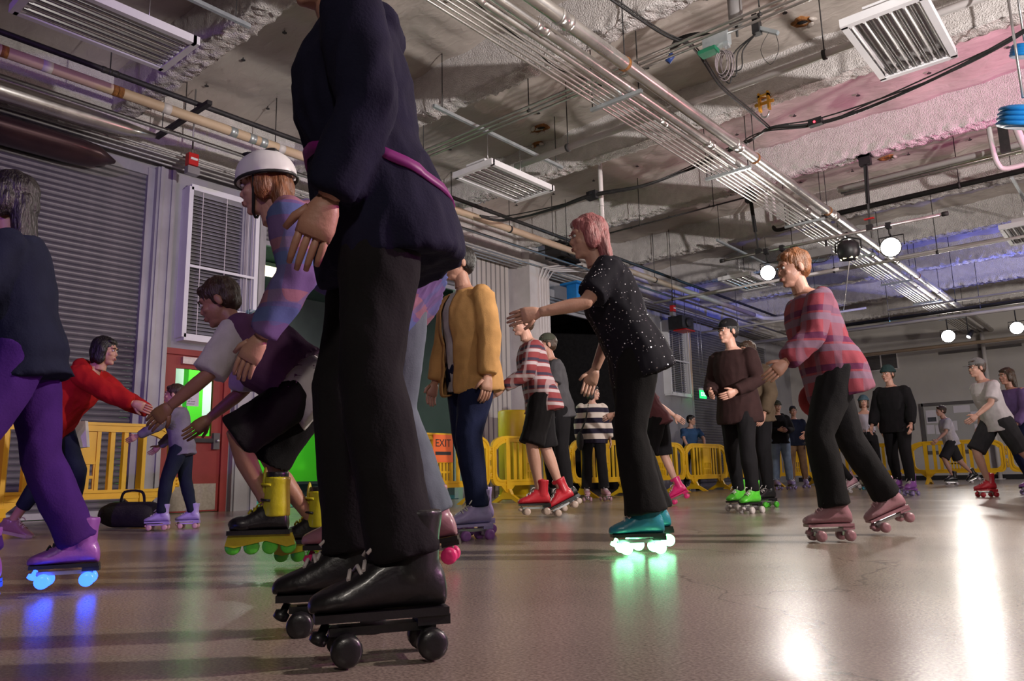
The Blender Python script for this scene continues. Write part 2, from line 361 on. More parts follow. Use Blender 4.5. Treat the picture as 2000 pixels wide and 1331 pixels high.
# ------------------------------------------------------------------ shutters, doors
slat_prof = [(0, 0), (.012, .008), (.020, .024), (.022, .040), (.014, .056), (.002, .066), (-.004, .0735), (-.010, .0735), (-.010, 0)]
def slat_mesh(y0, y1, name='slat'):
    mb = MB().prism([(a, b) for a, b in slat_prof], (0, (y0 + y1) / 2, 0), (1, 0, 0), (0, 0, 1), (0, 1, 0), y1 - y0)
    me = mb.mesh(name); me.materials.append(MAT['shutter']); return me
def shutter(n, y0, y1, z0, z1, pieces):
    e = empty('door_%d' % n, (X0 - .06, (y0 + y1) / 2, z0)); e['kind'] = 'structure'
    h = (y1 - y0) / 2
    if pieces:
        me = slat_mesh(-h, h)
        for k in range(int((z1 - z0) / .075)): link('slat', me, e, (0, 0, k * .075))
    else:
        mb = MB()
        for k in range(int((z1 - z0) / .075)):
            mb.prism([(a, b + k * .075) for a, b in slat_prof], (0, 0, 0), (1, 0, 0), (0, 0, 1), (0, 1, 0), 2 * h)
        o = mb.build('slat_curtain', 'shutter', e); o['kind'] = 'stuff'
    MB().bb((-.03, -h, -.02), (.03, h, .05)).build('bottom_bar', 'steel_jamb', e)
    for s in (-1, 1):
        MB().bb((-.04, s * h - .05, -z0), (.075, s * h + .05, 4.6 - z0)).build('guide_rail', 'steel_jamb', e)
    return e
shutter(1, 0.3, 4.3, 0.03, 4.55, True)
shutter(3, 6.0, 10.3, 3.95, 4.45, False)
shutter(4, 12.8, 17.4, 4.02, 4.45, True)
shutter(5, 19.5, 25.0, 0.03, 4.5, False)
# bronze barrel hood over the first shutter
mb = MB(); rings = []
for i in range(15):
    t = i / 14; y = 0.2 + 3.5 * t; k = 1.0 if t < .86 else math.sqrt(max(0.02, 1 - ((t - .86) / .14) ** 2))
    rings.append([V((X0 + .30 + math.cos(a) * .26 * k * (1 if True else 1), y, 4.42 + math.sin(a) * .15 * k)) for a in [2 * PI * j / 20 for j in range(20)]])
mb.loft(rings); thing(mb, 'shutter_hood', 'hood_bronze', 'dark bronze rounded barrel hood above the closed grey roller shutter', 'hood')
# jambs by the red door
for k, (a, b) in enumerate([(4.34, 4.60), (5.60, 5.95)]):
    mb = MB().bb((X0, a, 0), (X0 + .10, b, 4.62)); mb.bb((X0 + .10, a + .03, 0), (X0 + .13, a + .07, 4.62)); mb.bb((X0 + .10, b - .07, 0), (X0 + .13, b - .03, 4.62))
    o = struct(mb, 'trim_%d' % (k + 1), 'steel_jamb')
# red exit door
def text_mesh(body, size, name='lettering', align='CENTER', extrude=0.001):
    cu = bpy.data.curves.new(name, 'FONT'); cu.body = body; cu.size = size; cu.align_x = align; cu.align_y = 'CENTER'; cu.extrude = extrude
    cu.resolution_u = 3
    ob = bpy.data.objects.new('tmp_text', cu); TS.collection.objects.link(ob)
    vl = TS.view_layers[0]; vl.update(); ev = ob.evaluated_get(vl.depsgraph)
    me = bpy.data.meshes.new_from_object(ev); TS.collection.objects.unlink(ob); bpy.data.objects.remove(ob); bpy.data.curves.remove(cu)
    me.name = name; return me
TS = bpy.data.scenes.new('tmp_scene')
def lettering(body, size, mat, parent, loc, rot, name='lettering', align='CENTER'):
    me = text_mesh(body, size, name, align); me.materials.clear(); me.materials.append(MAT[mat])
    o = link(name, me, parent, loc); o.rotation_euler = rot; return o
RX = (PI / 2, 0, PI / 2)      # text that faces +X and reads along +Y
d2 = empty('door_2', (X0, 5.07, 0)); d2['kind'] = 'structure'
yw = .45
mb = MB().bb((-.06, -yw + .02, .01), (-.01, yw - .02, 1.02)); mb.bb((-.06, -yw + .02, 1.02), (-.01, -.28, 2.10))
mb.bb((-.06, .26, 1.02), (-.01, yw - .02, 2.10)); mb.bb((-.06, -.28, 1.92), (-.01, .26, 2.10))
mb.build('leaf', 'red_door', d2)
mb = MB()
for s in (-1, 1): mb.bb((-.08, s * yw - .05, 0), (.03, s * yw + .02 * s + (.03 if s > 0 else -.0), 2.18))
mb.bb((-.08, -yw - .05, 2.10), (.03, yw + .05, 2.18)); mb.build('door_frame', 'red_door', d2)
MB().bb((-.045, -.28, 1.02), (-.035, .26, 1.92)).build('pane', 'window_glass', d2)
MB().bb((-.01, -.40, .03), (-.004, .36, .38)).build('kick_plate', 'kick_plate', d2)
MB().bb((-.01, -.22, 1.98), (.05, .06, 2.075)).build('door_closer', 'brushed', d2)
pb = MB().bb((.0, -.40, .93), (.045, .33, .985)).bb((-.01, -.42, .93), (.02, -.36, .99)).build('push_bar', 'dark_iron', d2)
MB().bb((-.01, .27, .84), (.05, .36, 1.06)).build('latch_box', 'frame_dark', pb)
MB().lathe([(.018, 0), (.022, .02), (.02, .05), (.008, .052)], (.05, .315, .955), (1, 0, 0)).build('latch_knob', 'brushed', pb)
pp = MB().bb((-.034, -.10, 1.42), (-.031, .07, 1.68)); pp = pp.build('notice_sheet', 'paper', d2); tag(pp, 'small pale paper notice taped to the door glass')
for i, t in enumerate(['This door for', 'Emergency', 'Exit Only', '', 'Alarm', 'will sound', 'if opened']):
    if t: lettering(t, .026, 'ink', pp, (-.0305, -.088, 1.655 - i * .034), RX, align='LEFT')
# the bright annex behind the red door and the raised shutter
AX = -15.0
struct(MB().bb((AX - .2, 4.0, 0), (AX, 12.4, 1.75)), 'wall_annex_back', 'annex_green')
struct(MB().bb((AX - .2, 4.0, 1.75), (AX, 8.6, 4.6)), 'wall_annex_upper', 'annex_white')
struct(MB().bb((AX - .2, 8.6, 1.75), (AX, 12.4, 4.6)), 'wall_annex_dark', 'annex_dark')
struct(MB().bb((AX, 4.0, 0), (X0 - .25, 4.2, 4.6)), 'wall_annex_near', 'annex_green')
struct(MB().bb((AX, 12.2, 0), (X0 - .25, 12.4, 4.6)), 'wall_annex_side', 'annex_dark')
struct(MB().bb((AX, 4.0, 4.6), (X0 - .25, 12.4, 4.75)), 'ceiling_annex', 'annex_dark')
struct(MB().bb((AX, 4.2, 0.001), (X0 - .1, 12.2, .012)), 'floor_annex', 'annex_teal')
struct(MB().bb((-14.4, 7.05, 0), (-14.2, 7.35, 4.6)), 'trim_3', 'annex_green')
thing(MB().bb((AX + .02, 8.2, 0), (AX + .7, 11.4, .32)).bb((AX + .02, 8.15, .32), (AX + .75, 11.45, .38)), 'low_bench', 'annex_dark', 'low dark bench against the green wall of the side room', 'bench')
fx = empty('ceiling_light_panel', (-13.2, 7.6, 4.52)); tag(fx, 'glowing white light panel on the side room ceiling', 'light')
MB().bb((-.35, -.9, 0), (.35, .9, .07)).build('housing', 'white_enamel', fx)
MB().bb((-.32, -.87, -.012), (.32, .87, 0)).build('diffuser', 'lamp_dim', fx)
al = bpy.data.lights.new('annex_lamp', 'AREA'); al.energy = 230; al.color = (.86, 1.0, .90); al.shape = 'RECTANGLE'; al.size = .6; al.size_y = 1.7
ao = bpy.data.objects.new('annex_lamp', al); C.objects.link(ao); ao.parent = fx; ao.location = (0, 0, -.03)
# dark store behind the second raised shutter
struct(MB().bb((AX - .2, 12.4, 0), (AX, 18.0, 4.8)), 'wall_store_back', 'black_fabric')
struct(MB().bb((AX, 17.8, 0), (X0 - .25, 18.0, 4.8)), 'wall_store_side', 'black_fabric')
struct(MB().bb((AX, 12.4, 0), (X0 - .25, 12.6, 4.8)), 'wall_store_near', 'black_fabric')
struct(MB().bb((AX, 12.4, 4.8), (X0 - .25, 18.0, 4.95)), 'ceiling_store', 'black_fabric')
# wall louvres behind mesh guards
def louvre(y0, y1, z0, z1, label):
    e = empty('wall_louvre', (X0, (y0 + y1) / 2, z0)); h = (y1 - y0) / 2; H = z1 - z0; D = .22
    tag(e, label, 'louvre')
    mb = MB()
    for s in (-1, 1): mb.bb((0, s * h - .03, 0), (D, s * h + .03, H))
    mb.bb((0, -h, H - .04), (D, h, H + .04)); mb.bb((0, -h, -.04), (D, h, .05)); mb.build('frame', 'white_enamel', e)
    MB().bb((.005, -h, 0), (.02, h, H)).build('backing', 'vent_dark', e)
    sl = MB().box((0, 0, 0), (.06, 2 * h - .05, .008), M.Rotation(R(38), 3, 'Y')).mesh('slat'); sl.materials.append(MAT['steel_jamb'])
    n = int(H / .052)
    for k in range(n): link('slat', sl, e, (.06, 0, .06 + (H - .1) * k / (n - 1)))
    wi = MB()
    wr = MB().bb((-.004, -.004, .05), (.004, .004, H - .04)).mesh('guard_wire'); wr.materials.append(MAT['white_pipe'])
    for k in (-.33, .02, .36, .44): link('guard_wire', wr, e, (D - .01, k * h / .5, 0))
    MB().bb((D - .02, -h + .02, H * .46), (D + .004, h - .02, H * .46 + .035)).build('mid_rail', 'white_enamel', e)
    return e
louvre(4.76, 5.78, 2.31, 4.42, 'tall grey louvre in a white frame above the red door')
louvre(17.95, 19.05, 2.45, 4.40, 'tall grey louvre in a white frame beside the dark storage opening')
# concrete column between the openings
mb = MB().bb((X0 - .05, 11.70, 0), (X0 + .55, 12.35, 5.1)); col = tag(mb.build('concrete_column', 'column_white'), 'pale concrete column between the two raised shutters', 'column')
for k in range(4):
    MB().tube([(X0 + .56, 12.0 + .09 * k, 0), (X0 + .56, 12.0 + .09 * k, 4.4), (X0 + .62, 12.05 + .12 * k, 4.62), (X0 + 1.1, 12.5 + .3 * k, 4.72)], .02, 8).build('conduit_run', 'white_pipe', col)
mb = MB()
for k in range(9): mb.bb((X0, 10.40 + k * .14, 0), (X0 + .05, 10.50 + k * .14, 4.7))
o = struct(mb, 'trim_4', 'wall_paint')
thing(MB().bb((X0 + .7, 12.75, 3.95), (X0 + .95, 13.05, 4.35)).bb((X0 + .6, 12.65, 4.35), (X0 + 1.05, 13.15, 4.39)), 'junction_box', 'blue_housing', 'small blue junction box hung beside the concrete column', 'box')
# yellow column guard
p = gnd(1005, 13.3)
mb = MB().lathe([(.27, 0), (.27, 1.50), (.255, 1.53), (.0, 1.53)], (p.x, p.y, 0), (0, 0, 1), 28); mb.lathe([(.285, .02), (.285, .08)], (p.x, p.y, 0), (0, 0, 1), 28)
thing(mb, 'bollard', 'yellow_bollard', 'fat yellow cylindrical bollard behind the barriers', 'bollard')
# far wall fittings
def farpt(x, y): r = ray(x, y); return CAM + r * ((Y1) / r.y)
a = farpt(1688, 697); b = farpt(1755, 720)
e = empty('wall_vent', ((a.x + b.x) / 2, Y1, (a.z + b.z) / 2)); tag(e, 'dark rectangular return air vent high on the far wall', 'vent')
wv, hv = (b.x - a.x) / 2, .26
mb = MB()
for s in (-1, 0, 1): mb.bb((s * wv - .02, -.04, -hv), (s * wv + .02, 0, hv))
for s in (-1, 1): mb.bb((-wv, -.04, s * hv - .02), (wv, 0, s * hv + .02))
mb.build('frame', 'white_pipe', e); MB().bb((-wv, -.012, -hv), (wv, 0, hv)).build('backing', 'vent_dark', e)
sl = MB().bb((-wv, -.03, -.006), (wv, -.012, .006)).mesh('slat'); sl.materials.append(MAT['frame_dark'])
for k in range(9): link('slat', sl, e, (0, 0, -hv + .05 + k * .052))
a = farpt(1800, 795); b = farpt(1915, 792)
e = empty('notice_board', ((a.x + b.x) / 2, Y1, 0.85)); tag(e, 'grey notice board in a dark frame with pinned papers', 'board')
bw = (b.x - a.x) / 2; bh = 1.5
MB().bb((-bw, -.03, 0), (bw, 0, bh)).build('panel', 'board_grey', e)
mb = MB()
for s in (-1, 1): mb.bb((s * bw - .05, -.06, -.05), (s * bw + .05, 0, bh + .05))
for z in (0, bh): mb.bb((-bw, -.06, z - .05), (bw, 0, z + .05))
mb.build('frame', 'frame_dark', e)
for i, (x, z, ww, hh, m_) in enumerate([(-.55, 1.12, .32, .40, 'paper'), (-.62, .72, .22, .28, 'paper'), (-.36, .70, .24, .28, 'paper'), (.02, .80, .22, .30, 'paper'),
                                   (.30, 1.30, .45, .22, 'paper'), (.66, 1.05, .26, .30, 'paper'), (.70, .66, .22, .32, 'paper')]):
    q = MB().bb((x - ww / 2, -.038, z - hh / 2), (x + ww / 2, -.031, z + hh / 2)).build('pinned_sheet', m_, e)
    if i in (0, 6): MB().bb((x - ww * .38, -.041, z - hh * .40), (x + ww * .38, -.038, z - .02)).build('printed_photo', 'photo_dark', q)
# vertical steel stanchion on the far wall, pipe along it
p = farpt(1938, 800)
thing(MB().tube([(p.x, Y1 - .15, 0), (p.x, Y1 - .15, 4.40)], .06, 12).bb((p.x - .12, Y1 - .27, 0), (p.x + .12, Y1 - .03, .02)), 'steel_post', 'white_pipe', 'pale round steel post standing against the far wall', 'post')
mb = MB().bb((-5.2, Y1 - .05, 3.9), (-3.0, Y1, 3.98)); struct(mb, 'trim_5', 'frame_dark')
# ------------------------------------------------------------------ ceiling services
def ony(x, y, Y): r = ray(x, y); return CAM + r * (Y / r.y)
def rods(mb, xs, y, z0, z1=5.5, r=.006):
    for x in xs: mb.tube([(x, y, z0), (x, y, z1)], r, 5)
def run_y(name, mat, x, z, r, y0, y1, label, cat, group=None, couple=(), n=14, hang=(), cmat=None):
    o = thing(MB().tube([(x, y0, z), (x, y1, z)], r, n), name, mat, label, cat, group)
    for y in couple:
        MB().lathe([(r * 1.0, -.09), (r * 1.16, -.085), (r * 1.16, -.05), (r * 1.08, -.045), (r * 1.08, .045), (r * 1.16, .05), (r * 1.16, .085), (r, .09)], (x, y, z), (0, 1, 0), n).build('coupling', cmat or mat, o)
    for y in hang:
        q = MB().lathe([(r * 1.02, -.018), (r * 1.12, -.018), (r * 1.12, .018), (r * 1.02, .018)], (x, y, z), (0, 1, 0), n)
        q.build('clevis_hanger', 'rust' if name == 'large_conduit' else 'dark_iron', o); MB().tube([(x, y, z + r), (x, y, 5.62)], .007, 5).build('threaded_rod', 'dark_iron', o)
    return o
def run_x(name, mat, y, z, r, x0, x1, label, cat, group=None, n=12, hang=()):
    o = thing(MB().tube([(x0, y, z), (x1, y, z)], r, n), name, mat, label, cat, group)
    for x in hang:
        MB().lathe([(r * 1.02, -.018), (r * 1.3, -.018), (r * 1.3, .018), (r * 1.02, .018)], (x, y, z), (1, 0, 0), n).tube([(x, y, z + r), (x, y, 5.62)], .007, 5).build('hanger_rod', 'dark_iron', o)
    return o
run_y('large_conduit', 'galvanised', -3.72, 4.5, .068, -8, 27, 'fattest galvanised conduit at the outer edge of the overhead rack', 'conduit', None, (5.2, 8.9, 12.6, 16.3, 20.0, 23.7), 18, (6.24, 9.45, 12.3, 15.2, 18.0))
run_y('large_conduit', 'galvanised', -3.95, 4.5, .052, -8, 27, 'second fattest galvanised conduit, next to the fattest in the rack', 'conduit', None, (5.15, 8.6, 12.0, 15.5, 19.0), 16)
run_y('medium_conduit', 'galvanised', -4.06, 4.475, .033, -8, 27, 'medium galvanised conduit between the fat pair and the thin ones', 'conduit', None, (4.4, 7.6, 10.7, 13.8, 17), 12)
for k in range(5):
    run_y('thin_conduit', 'galvanised', -4.13 - .062 * k, 4.455, .0125, -8, 27, 'thin galvanised conduit in the row of five on the rack', 'conduit', 'thin conduits on the overhead rack', [3.2 + .11 * k + 3.05 * j for j in range(7)], 8)
for k, y in enumerate([1.0, 3.9, 6.7, 9.5, 12.4, 15.2, 18.0, 20.8, 23.6]):
    if y < 3: continue
    mb = MB()
    prof = [(-.02, -.02), (.02, -.02), (.02, .02), (.012, .02), (.012, -.012), (-.012, -.012), (-.012, .02), (-.02, .02)]
    mb.prism(prof, (-4.13, y, 4.42), (0, 1, 0), (0, 0, 1), (1, 0, 0), .66)
    o = thing(mb, 'trapeze_hanger', 'strut', 'slotted strut trapeze carrying the conduit rack', 'hanger', 'trapeze hangers under the conduit rack')
    for x in (-4.44, -3.84): MB().tube([(x, y, 4.40), (x, y, 5.6)], .007, 5).build('threaded_rod', 'dark_iron', o)
# three conduits crossing below the insulation, and the white pipe
for k in range(3):
    run_x('cross_conduit', 'galvanised', 6.42 + .085 * k, 4.6, .0145, -8.0, 12.0, 'thin conduit of the trio crossing over the conduit rack', 'conduit', 'conduits crossing the rack', 8, ((-7, -5.2, -2.4, -.6) if k == 1 else ()))
run_x('drain_pipe', 'white_pipe', 7.68, 4.62, .042, -6.4, 12, 'whitish pipe crossing the room below a sprayed beam', 'pipe', None, 12, (-5.5, -2.2, 1))
o = run_x('lighting_pipe', 'galvanised', 12.15, 4.0, .026, -5.5, -2.05, 'short lighting pipe with capped ends carrying the black stage lamp', 'pipe', None, 12)
for x in (-5.5, -2.05): MB().lathe([(.034, -.04), (.034, .04)], (x, 12.15, 4.0), (1, 0, 0), 12).build('end_cap', 'dark_iron', o)
run_x('ceiling_rail', 'white_pipe', 14.2, 4.0, .024, -8.05, -4.2, 'thin white rail passing under the far strip light', 'rail', None, 10, (-7.6, -5.0))
run_x('ceiling_rail', 'white_pipe', 14.3, 4.0, .024, -3.9, 2.0, 'thin white rail starting beside the bright flood lamp', 'rail', None, 10, (-2.6, 0))
run_x('ceiling_rail', 'white_pipe', 18.9, 4.0, .026, -4.6, 3.0, 'thin white rail crossing below the far end of the conduit rack', 'rail', None, 10, (-3.2, -1))
run_x('ceiling_rail', 'white_pipe', 18.3, 4.02, .024, -9.0, -4.9, 'long thin white rail near the dark storage shutter', 'rail', None, 10, (-8, -6))
run_x('ceiling_rail', 'white_pipe', 16.6, 4.6, .05, -8.6, 2.0, 'fat white rail high among the far beams', 'rail', None, 10, (-7, -5))
run_x('iron_pipe', 'dark_iron', 13.3, 4.75, .045, -3.9, 8, 'dark iron pipe running below the pinkish ceiling', 'pipe', None, 10, (-2, 0))
run_x('iron_pipe', 'dark_iron', 20.6, 4.1, .045, -7, 6, 'dark iron pipe above the far flood lamps', 'pipe', None, 10, (-5, -3, -1))
for k in range(3):
    run_x('sprinkler_branch', 'white_pipe' if k == 0 else 'galvanised', 12.55 + .16 * k, 4.9, .05 - .016 * k, -3.6, 9, 'pipe of the pink lit bundle tucked under the ceiling', 'pipe', 'pipes under the pink lit ceiling', 10)
run_x('thin_rod_pipe', 'dark_iron', 11.3, 4.7, .014, -9, -4.6, 'thin dark rod pipe crossing the bluish ceiling patch', 'pipe', None, 8, (-8.2, -6.6, -5.2))
run_x('wall_pipe', 'beige_pipe', 26.2, 4.05, .055, -9.6, 8, 'beige pipe running along the far wall above the vent', 'pipe', None, 12)
run_x('wall_pipe', 'white_pipe', 22.6, 4.3, .05, -9.6, 8, 'white pipe crossing in front of the far wall', 'pipe', None, 12)
# long runs along the left wall
bp_ = run_y('beige_pipe', 'beige_pipe', -8.0, 4.5, .058, -8, 19.4, 'long beige pipe with white bands along the shutter wall', 'pipe', None, (), 16, (6.2, 9.4, 14.2))
for y, m_ in ((2.35, 'white_pipe'), (3.55, 'white_pipe'), (4.35, 'strut'), (4.6, 'strut'), (4.75, 'strut'), (5.0, 'white_pipe'), (7.2, 'white_pipe')):
    MB().lathe([(.0595, -.045), (.0595, .045)], (-8, y, 4.5), (0, 1, 0), 16).build('pipe_band', m_, bp_)
for y in (1.98, 3.0, 3.05): MB().lathe([(.0592, -.03), (.0592, .03)], (-8, y, 4.5), (0, 1, 0), 16).build('rust_stain', 'rust', bp_)
MB().tube([(-8, 19.4, 4.5), (-8, 19.7, 4.5), (-7.9, 19.8, 4.45), (-7.6, 19.85, 4.4), (-6.0, 19.9, 4.4)], .06, 12).build('pipe_elbow', 'white_pipe', bp_)
run_y('iron_sprinkler_main', 'dark_iron', -8.30, 4.85, .032, -8, 24, 'dark iron sprinkler main just above the beige pipe', 'pipe', None, (3.05, 6.1, 9.2), 12, (3.05, 7, 11))
P1 = onz(0, 148, 4.62); run_y('grey_pipe', 'duct_grey', P1.x, 4.62, .026, -8, 24, 'thin grey pipe between the beige pipe and the foil duct', 'pipe', None, (4.0, 8), 10, (5.4, 8.8))
P1 = onz(0, 175, 4.66)
mb = MB(); mb.tube([(P1.x, -8, 4.66), (P1.x, 3.1, 4.66), (P1.x, 3.6, 4.67), (P1.x, 3.96, 4.70)], [.11, .11, .085, .03], 16)
thing(mb, 'foil_duct', 'galvanised', 'shiny foil wrapped duct ending above the red door', 'duct')
for k in range(4):
    P1 = onz(0, 196 + 9 * k, 4.64); run_y('grey_conduit', 'duct_grey', P1.x, 4.64 - .005 * k, .017, -8, 24, 'thin grey conduit in the bundle below the foil duct', 'conduit', 'grey conduits along the shutter wall', (), 8)
mb = MB().bb((-9.35, 4.02, 4.74), (-8.0, 4.08, 4.79)); mb.tube([(-8.6, 4.05, 4.79), (-8.6, 4.05, 5.4)], .006, 5); mb.tube([(-9.2, 4.05, 4.79), (-9.2, 4.05, 5.5)], .006, 5)
thing(mb, 'strut_bracket', 'dark_iron', 'dark strut bracket linking the beige pipe and the wall conduits', 'bracket')
# white vertical drop pipe
P1 = onz(1172, 335, 4.98)
thing(MB().tube([(P1.x, P1.y, 5.6), (P1.x, P1.y, 4.15)], .035, 12).lathe([(.038, -.02), (.038, .02)], (P1.x, P1.y, 4.40), (0, 0, 1), 12), 'drop_pipe', 'white_pipe', 'white pipe dropping straight down from the ceiling', 'pipe')
# ------------------------------------------------------------------ strip lights
def strip_light(x, y, label, z=4.2):
    e = empty('strip_light', (x, y, z)); tag(e, label, 'light', 'unlit six tube strip lights')
    w_, l_ = .32, .61
    mb = MB()
    for s in (-1, 1): mb.prism([(-.02, 0), (.035, 0), (.012, .075), (-.02, .075)], (s * w_, 0, 0), (-s, 0, 0), (0, 0, 1), (0, 1, 0), 2 * l_)
    for s in (-1, 1): mb.bb((-w_ - .02, s * l_ - .03, 0), (w_ + .02, s * l_ + .03, .075))
    mb.bb((-w_, -l_, .07), (w_, l_, .085)); mb.build('housing', 'white_enamel', e)
    MB().bb((-.16, -l_ + .04, .085), (.16, l_ - .04, .15)).build('ballast_box', 'white_enamel', e)
    tube = MB().tube([(0, -l_ + .05, 0), (0, l_ - .05, 0)], .0085, 8).mesh('lamp_tube'); tube.materials.append(MAT['tube_glass'])
    refl = MB().prism([(-.046, .0), (-.040, 0), (-.018, .052), (.018, .052), (.040, 0), (.046, 0), (.022, .060), (-.022, .060)], (0, 0, .008), (1, 0, 0), (0, 0, 1), (0, 1, 0), 2 * l_ - .08).mesh('reflector'); refl.materials.append(MAT['reflector'])
    sock = MB().bb((-.012, -.02, -.012), (.012, .02, .03)).mesh('socket'); sock.materials.append(MAT['white_enamel'])
    for k in range(6):
        xx = -w_ + .053 + k * (2 * w_ - .106) / 5
        link('reflector', refl, e, (xx, 0, 0)); link('lamp_tube', tube, e, (xx, 0, .022))
        for s in (-1, 1): link('socket', sock, e, (xx, s * (l_ - .05), .022))
    for s in (-1, 1):
        MB().tube([(0, s * .33, .15), (0, s * .33, .63)], .004, 5).build('suspension_wire', 'brushed', e)
        MB().tube([(0, s * 1.15, .62), (0, s * 1.15, 1.42)], .006, 5).build('hanger_rod', 'dark_iron', e)
    s_ = MB().prism([(-.02, -.02), (.02, -.02), (.02, .02), (-.02, .02)], (0, 0, .64), (1, 0, 0), (0, 0, 1), (0, 1, 0), 2.6); s_.build('strut_channel', 'strut', e)
    return e
strip_light(-6.40, 2.31, 'white six tube strip light nearest the closed grey shutter'); strip_light(-1.39, 7.20, 'white strip light hanging over the black cable bundle, pink lit')
strip_light(-6.26, 7.28, 'white strip light below the torn ceiling insulation'); strip_light(-6.2, 14.8, 'small far white strip light beside the lighting pipe'); strip_light(-1.35, 15.0, 'small far white strip light near the pink lit pipes')
# ------------------------------------------------------------------ cables
def smooth(pts, n=6):
    pts = [V(p) for p in pts]; out = []
    for i in range(len(pts) - 1):
        p0 = pts[max(i - 1, 0)]; p1 = pts[i]; p2 = pts[i + 1]; p3 = pts[min(i + 2, len(pts) - 1)]
        for k in range(n):
            t = k / n
            out.append(.5 * ((2 * p1) + (p2 - p0) * t + (2 * p0 - 5 * p1 + 4 * p2 - p3) * t * t + (3 * p1 - p0 - 3 * p2 + p3) * t ** 3))
    return out + [pts[-1]]
pts = [onz(x, y, z) for x, y, z in [(938, 420, 4.42), (985, 428, 4.40), (1080, 408, 4.38), (1155, 382, 4.38), (1250, 362, 4.40), (1340, 331, 4.57), (1372, 317, 4.62), (1440, 285, 4.655), (1462, 273, 4.655), (1484, 260, 4.52), (1510, 248, 4.42), (1595, 239, 4.36), (1700, 205, 4.34), (1850, 140, 4.36), (1985, 68, 4.45), (2040, 30, 4.5)]]
cb = tag(empty('cable_bundle', pts[6]), 'long black cable bundle sagging across under the ceiling', 'cable'); 
for k in range(4):
    off = V((0, rnd.uniform(-.02, .02), rnd.uniform(-.02, .02)))
    pp_ = [p + off + V((0, .02 * math.sin(i * 1.7 + k), .035 * math.sin(i * 1.3 + 2 * k) * (k > 1))) - pts[6] for i, p in enumerate(pts)]
    MB().tube(smooth(pp_), .016 if k < 2 else .009, 6).build('cable_strand', 'cable_black', cb)
q = onz(1157, 382, 4.38) - pts[6]; MB().box(q, (.16, .09, .12)).box(q + V((0, -.05, .02)), (.05, .02, .05)).build('power_box', 'black_plastic', cb)
q = onz(1593, 239, 4.36) - pts[6]; bx = MB().box(q, (.15, .08, .08)).build('power_box', 'black_plastic', cb); MB().ell(q + V((0, -.05, -.01)), (.014, .012, .014), None, 8, 6).build('indicator_lamp', 'red_led', bx)
pts = [onz(x, y, z) for x, y, z in [(1150, -30, 4.9), (1195, 0, 4.8), (1290, 64, 4.66), (1345, 88, 4.636), (1366, 108, 4.64), (1376, 123, 4.53), (1410, 172, 4.46), (1462, 216, 4.44), (1500, 250, 4.42)]]
mb = MB().tube(smooth(pts), .013, 6); mb.tube(smooth([p + V((.015, .015, .02)) for p in pts]), .008, 6)
thing(mb, 'feed_cable', 'cable_black', 'black feed cable dropping from the ceiling to the sagging bundle', 'cable')
pts = [onz(x, y, 4.56) for x, y in [(925, 0), (975, 45), (1040, 95), (1085, 132), (1130, 150), (1175, 168)]]
thing(MB().tube(smooth(pts), .007, 6), 'loose_cable', 'cable_black', 'thin black cable lying loose along the conduit rack', 'cable')
# gear on the conduits at the top: coils, bracket, transformer, green box
P1 = onz(1400, 85, 4.55); e = tag(empty('cable_reel_gear', P1), 'grey control box with hanging cable coils clamped to the cross conduits', 'gear')
MB().box((0, 0, .02), (.26, .10, .12)).box((.10, 0, -.03), (.05, .06, .10)).build('control_box', 'strut', e)
MB().box((-.08, -.02, -.07), (.18, .12, .04)).build('circuit_cover', 'green_box', e)
for k in range(5):
    c = V((.02 + .012 * k, .02, -.20 - .02 * (k % 3))); rr = .10 + .012 * (k % 3)
    MB().tube([c + V((math.cos(a) * rr * .62, .012 * k, math.sin(a) * rr * 1.25)) for a in [2 * PI * j / 24 for j in range(25)]], .006, 5).build('hanging_coil', 'cable_grey', e)
for k in range(6):
    c = V((-.32, 0, .14)); MB().tube(smooth([c + V((-.22, 0, -.08 - .012 * k)), c + V((-.10 - .01 * k, .02, .02 + .014 * k)), c + V((.08, .03, .04 + .01 * k)), c + V((.26, .02, .0))], 5), .007, 5).build('looped_cable', 'cable_black', e)
MB().tube([(-.545, .0, .015), (-.485, .010, .085)], .034, 8).build('tape_wrap', 'blue_tape', e)
P2 = onz(1478, 55, 4.6); e = tag(empty('clamped_receptacle', P2), 'black and grey power receptacle clamped to the top cross conduit', 'gear')
MB().box((0, 0, 0), (.07, .08, .13)).box((0, 0, .10), (.05, .10, .06)).build('clamp_body', 'black_plastic', e)
MB().box((.10, .02, -.06), (.22, .05, .035), M.Rotation(R(35), 3, 'Y')).build('receptacle', 'strut', e)
for k in range(3): MB().tube(smooth([(0, 0, -.05), (-.16 - .05 * k, .02, -.16), (-.20 - .06 * k, .03, -.34 - .05 * k), (-.36 - .03 * k, .02, -.30)], 6), .007, 5).build('drop_lead', 'cable_black', e)
MB().tube(smooth([(.12, 0, -.08), (.02, 0, -.24), (.10, 0, -.42), (.19, 0, -.30), (.17, 0, -.10)], 6), .003, 5).build('safety_wire', 'cable_black', e)
P3 = onz(1435, 10, 4.9); e = tag(empty('hanging_motor', P3), 'dark cylindrical motor hanging from the ceiling by the cross conduits', 'gear')
MB().lathe([(.05, -.22), (.07, -.18), (.07, .18), (.03, .2), (.03, .5)], (0, 0, 0), (0, 0, 1), 14).build('motor_body', 'duct_grey', e); MB().lathe([(.012, -.34), (.016, -.22)], (0, 0, 0), (0, 0, 1), 8).build('shaft', 'dark_iron', e)
